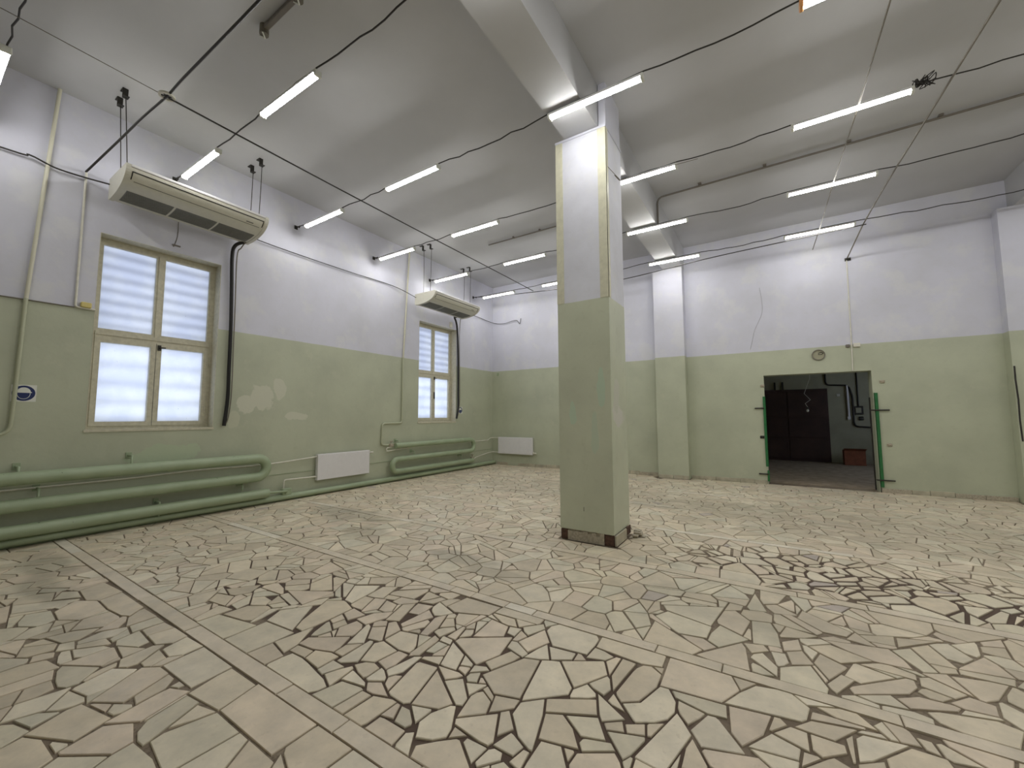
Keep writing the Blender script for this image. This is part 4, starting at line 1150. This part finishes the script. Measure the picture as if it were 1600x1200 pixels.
riser([(.10,-4.19,.80), (.10,-4.33,.79), (.10,-4.33,.715), (.10,-4.0,.735), (.05,-3.3,.77), (.05,-1.4,.765), (.05,-.33,.76), (.05,-.22,.83), (.08,-.07,.83), (.28,-.07,.83)], .012, m_white_pipe, 'white tube from the far register to the corner radiator', .05)
riser([(.12,-1.17,.25), (.10,-.98,.30), (.06,-.3,.38), (.06,-.07,.385), (.29,-.07,.38)], .012, m_white_pipe, 'lower white tube into the corner radiator', .05)
w = MB(); w.bevbox(.07, .14, -1.24, -1.12, .20, .32, .012); w.tube([(.105,-1.18,.30), (.105,-1.18,.38)], .012, 6); w.box(.06, .15, -1.2, -1.17, .375, .39)
tag(w.build('stop_valve', m_rubble), 'small valve at the lower end of the far register', 'valve')
w = MB(); w.bevbox(.05, .13, -4.24, -4.13, .81, .88, .012); w.tube([(.09,-4.19,.87), (.09,-4.19,.93)], .014, 6); w.tube([(.09,-4.22,.935), (.09,-4.15,.935)], .012, 6)
tag(w.build('stop_valve', m_rubble), 'small valve at the upper left of the far register', 'valve')

# ------------------------------------------------------------------ panel radiators
def radiator(origin, rot, L, H, label, ribs):
    root = empty('panel_radiator', origin); tag(root, label, 'radiator', 'white panel radiators')
    # local: x along the wall, y out of the wall, z up
    w = MB(); w.bevbox(0, L, .085, .11, 0, H, .008)
    if ribs:
        n = int(L/.05)
        for i in range(n):
            x = .03+i*(L-.06)/n; w.bevbox(x, x+.022, .108, .117, .03, H-.04, .003)
    w.build('front_panel', m_white_metal, root, None)
    w2 = MB(); w2.bevbox(0, L, .035, .055, 0, H, .006); w2.build('rear_panel', m_white_metal, root)
    for x in (-.004, L-.008):
        w = MB(); w.bevbox(x, x+.012, .033, .112, .0, H+.006, .003); w.build('side_cover', m_white_metal, root)
    w = MB(); w.bevbox(0, L, .04, .105, H-.004, H+.008, .002)
    for i in range(int(L/.03)): w.box(.02+i*.03, .032+i*.03, .06, .085, H+.008, H+.0085)
    w.build('top_grille', m_white_metal, root)
    w = MB()
    zz = H-.05 if not ribs else .05
    w.tube([(0, .07, zz), (-.06, .07, zz)], .014, 8); w.tube([(-.03, .07, zz), (-.03, .07, zz+.05)], .012, 8); w.tube([(-.05, .07, zz), (-.12, .07, zz)], .02, 8)
    w.build('thermostat_valve', m_white_pipe, root)
    for x in (.15, L-.15):
        w = MB(); w.box(x, x+.03, .0, .04, .06, H-.06); w.build('wall_bracket', m_white_metal, root)
    root.rotation_euler = (0, 0, rot)
    for ch in root.children: ch.location = (0, 0, 0)
    return root
radiator((.0,-4.80,.28), -math.pi/2, 1.19, .49, 'white flat panel radiator between the two pipe registers', False)
radiator((1.50,-.0,.35), math.pi, 1.21, .50, 'white ribbed radiator on the back wall corner', True)

# ------------------------------------------------------------------ hard-hat signs
def sign(yc, zc, s, label):
    root = empty('safety_sign', (.002, yc, zc-s/2)); tag(root, label, 'sign', 'blue hard-hat signs')
    w = MB(); w.box(0, .003, yc-s/2, yc+s/2, zc-s/2, zc+s/2); w.build('plate', m_sign, root)
    r = s*.46
    def disc(cy, cz, ry, rz, x, name, mat, a0=0, a1=2*math.pi, n=28):
        w = MB(); pts = [(cy+ry*math.cos(a0+(a1-a0)*i/n), cz+rz*math.sin(a0+(a1-a0)*i/n)) for i in range(n+1)]
        vs = [(x-.0006, a, b_) for a, b_ in pts]+[(x, a, b_) for a, b_ in pts]; m = len(pts)
        w.add(vs, [tuple(range(m)), tuple(range(m, 2*m))]+[(i, (i+1) % m, m+(i+1) % m, m+i) for i in range(m)])
        return w.build(name, mat, root)
    disc(yc, zc, r, r, .0036, 'blue_disc', m_blue)
    disc(yc, zc-r*.08, r*.58, r*.68, .0042, 'face_outline', m_sign)
    disc(yc, zc-r*.08, r*.53, r*.63, .0048, 'face_fill', m_blue)
    disc(yc, zc+r*.12, r*.60, r*.64, .0054, 'helmet', m_sign, 0, math.pi)
    w = MB(); w.box(.0048, .0056, yc-r*.62, yc+r*.70, zc+r*.06, zc+r*.16); w.build('helmet_brim', m_sign, root)
sign(-9.715, 1.795, .20, 'blue hard-hat safety sign behind the riser pipe')
sign(-1.62, 1.68, .19, 'blue hard-hat safety sign behind the far window hose')

# ------------------------------------------------------------------ doorway: green steel jamb strips with anchor pegs
def jamb(x, z0, z1, sgn, label, pegs):
    root = empty('door_jamb_strip', (x, -.02, 0)); tag(root, label, 'jamb strip', 'green doorway jamb strips')
    w = MB(); w.box(min(x, x-sgn*.055), max(x, x-sgn*.055), -.03, -.022, z0, z1); w.box(min(x, x-sgn*.007), max(x, x-sgn*.007), -.03, .04, z0, z1)
    w.build('angle_bar', m_greensteel, root)
    w = MB(); w.box(min(x, x-sgn*.012), max(x, x-sgn*.012), -.026, -.02, 0, z0); w.build('bare_foot', m_steel, root)
    for z, a, b_ in pegs:
        w = MB(); w.tube([(a, -.035, z), (b_, -.035, z)], .014, 8); w.tube([(a, -.035, z), (a, .0, z)], .014, 6); w.build('anchor_peg', m_steel, root)
jamb(7.436, .38, 1.92, 1, 'green steel strip on the left side of the doorway', [(1.66, 7.23, 7.40), (.215, 7.25, 7.42)])
jamb(9.262, .10, 1.94, -1, 'green steel strip on the right side of the doorway', [(1.597, 9.20, 9.475), (.235, 9.22, 9.48)])
w = MB(); w.bevbox(7.40, 7.44, -.03, 0, .06, .30, .008); tag(w.build('broken_jamb_foot', m_greensteel), 'broken green stub at the left foot of the doorway', 'jamb strip')
w = MB(); w.box(9.232, 9.25, .29, .33, 0, 1.86); tag(w.build('inner_jamb_bar', m_steel), 'thin dark bar on the inner right edge of the doorway', 'bar')
# stubs and scars beside the doorway
for x, z, lab in ((7.335, 1.02, 'small cut steel stub left of the doorway, at waist height'), (9.40, 2.16, 'small mortar scar right of the doorway top'), (9.44, .92, 'small mortar scar right of the doorway, at waist height'), (7.39, 2.16, 'small mortar scar at the upper left doorway edge')):
    w = MB(); w.bevbox(x-.04, x+.04, -.02, 0, z-.03, z+.03, .008); w.tube([(x-.04,-.02,z+.01), (x+.03,-.02,z-.005)], .01, 6)
    tag(w.build('wall_stub', m_rubble if 'scar' in lab else m_steel), lab, 'wall stub')

# clock, sensor boxes and conduit above the doorway
ck = empty('wall_clock', (8.426, 0, 2.77)); tag(ck, 'round wall clock with dark rim above the doorway', 'clock')
cc = Vector((8.426, 0, 2.77))
w = MB(); w.disc_ring(cc, (0,-1,0), .098, .114, .03, 32); w.build('rim', m_wire, ck)
w = MB(); w.disc_ring(cc, (0,-1,0), 0, .097, .012, 32); w.build('face', m_backroom, ck)
w = MB(); w.box(8.42, 8.49, -.018, -.014, 2.772, 2.782); w.box(8.424, 8.432, -.018, -.014, 2.77, 2.82); w.tube(catmull([(8.48,-.016,2.777), (8.50,-.016,2.80), (8.47,-.016,2.825), (8.44,-.016,2.81)], 4), .006, 5); w.build('hands', m_steel, ck)
w = MB(); w.tube([(8.99,-.012,4.70), (8.975,-.012,2.93), (8.965,-.012,2.40)], .011, 8); tag(w.build('cable_conduit', m_white_pipe), 'thin white conduit running down to the doorway top', 'conduit')
w = MB(); w.bevbox(8.88, 8.945, -.035, 0, 2.885, 2.945, .006); tag(w.build('junction_box', m_conduit), 'small dark box left of the conduit above the doorway', 'box')
w = MB(); w.bevbox(9.0, 9.11, -.04, 0, 2.88, 2.96, .006); tag(w.build('junction_box', m_white_pipe), 'small white box right of the conduit above the doorway', 'box')
w = MB(); w.tube([(.2,-.002,2.86), (.2,-.05,2.84), (.23,-.05,2.80)], .016, 6); w.box(.16, .24, -.012, 0, 2.8, 2.88); tag(w.build('wall_stub', m_pipe), 'small green hook on the back wall near the corner', 'hook')
w = MB(); w.tube([(5.951,-5.95,4.60), (5.985,-5.8,4.575), (6.0,-5.62,4.57), (6.9,-5.3,4.72)], .004, 5); w.tube([(5.985,-5.76,4.572), (6.0,-5.62,4.573)], .009, 6)
tag(w.build('thin_wire', m_wire), 'thin wire tied to the right side of the column', 'wire')
w = MB()
for k in range(6):
    x0, y0 = 5.985+random.uniform(0, .08), -5.50+random.uniform(-.05, .07); w.bevbox(x0, x0+random.uniform(.05, .1), y0, y0+random.uniform(.04, .09), 0.0+k*.008, .012+k*.012, .003)
tag(w.build('rubble_pile', m_rubble), 'small pile of broken tile beside the column foot', 'rubble')

# ------------------------------------------------------------------ things in the room beyond
g = empty('steel_gate', (7.5, 5.85, 0)); tag(g, 'dark brown steel gate in the room beyond the doorway', 'gate')
w = MB(); w.box(5.75, 9.08, 5.84, 5.895, 0, 2.36); w.build('leaf', m_brown, g)
for x0, x1 in ((5.8, 6.85), (6.9, 7.95), (8.0, 9.03)):
    for z0, z1 in ((.08, .72), (.78, 1.42), (1.48, 2.28)):
        w = MB(); w.bevbox(x0, x1, 5.82, 5.84, z0, z1, .008); w.build('panel', m_brown, g)
for x in (7.64, 7.86):
    w = MB(); w.box(x, x+.05, 5.83, 5.9, 2.36, 2.62); tag(w.build('gate_track_hanger', m_steel), 'dark hanger above the steel gate, '+('left one' if x < 7.7 else 'right one'), 'hanger')
w = MB(); w.tube(rounded([(9.05,5.86,3.2), (9.05,5.86,2.47), (9.62,5.86,2.44), (9.70,5.86,2.1), (9.70,5.86,1.15), (10.4,5.86,1.10)], .12), .024, 8)
tag(w.build('wall_pipe', m_steel), 'dark bent pipe on the wall beyond the doorway', 'pipe')
w = MB(); w.tube([(9.575,5.84,2.44), (9.585,5.84,1.45)], .03, 8); w.bevbox(9.54, 9.62, 5.8, 5.9, 1.36, 1.46, .01); tag(w.build('unlit_tube_lamp', m_white_metal), 'unlit white tube lamp upright beyond the doorway', 'lamp')
w = MB(); w.tube([(9.83,5.87,3.2), (9.83,5.87,1.75)], .018, 6); tag(w.build('wall_pipe', m_steel), 'thin dark drop pipe above the meter box', 'pipe')
mb_ = empty('meter_box', (9.82,5.85,1.65)); tag(mb_, 'small square meter box with dark frame beyond the doorway', 'box')
w = MB(); w.bevbox(9.70, 9.94, 5.84, 5.9, 1.52, 1.78, .01); w.build('frame', m_steel, mb_)
w = MB(); w.bevbox(9.75, 9.89, 5.825, 5.85, 1.57, 1.73, .006); w.build('dial_plate', m_backroom, mb_)
w = MB(); w.bevbox(9.82, 9.93, 5.83, 5.9, 1.34, 1.45, .01); tag(w.build('switch_box', m_steel), 'little dark switch box under the meter box', 'box')
w = MB(); w.bevbox(9.31, 9.40, 5.87, 5.9, 2.10, 2.18, .008); tag(w.build('wall_switch', m_white_pipe), 'pale wall switch right of the steel gate', 'switch')
cb = empty('cardboard_box', (9.58,5.35,0)); tag(cb, 'reddish brown cardboard box on the floor beyond the doorway', 'box')
w = MB(); w.bevbox(9.33, 9.83, 5.2, 5.55, 0, .44, .006); w.build('carton', m_card, cb)
w = MB(); w.add([(9.33,5.2,.44), (9.83,5.2,.44), (9.85,5.10,.50), (9.31,5.10,.50)], [(0,1,2,3)]); w.add([(9.33,5.2,.435), (9.83,5.2,.435), (9.85,5.10,.495), (9.31,5.10,.495)], [(3,2,1,0)]); w.build('flap', m_card, cb)
pb = empty('pendant_bulb', (8.36,3.0,1.62)); tag(pb, 'bare bulb dangling on a kinked wire beyond the doorway', 'bulb')
w = MB(); w.tube([(8.47,3,3.3), (8.45,3,2.5), (8.31,3,2.09), (8.44,3,1.92), (8.32,3,1.82), (8.37,3,1.72)], .006, 6); w.build('wire', m_white_pipe, pb)
w = MB(); w.tube([(8.37,3,1.72), (8.367,3,1.67)], .02, 10); w.build('socket', m_steel, pb)
w = MB(); w.tube([(8.366,3,1.67), (8.365,3,1.655), (8.364,3,1.63), (8.362,3,1.60), (8.36,3,1.585)], [.012, .022, .032, .025, .006], 12); w.build('glass', m_bulb, pb)
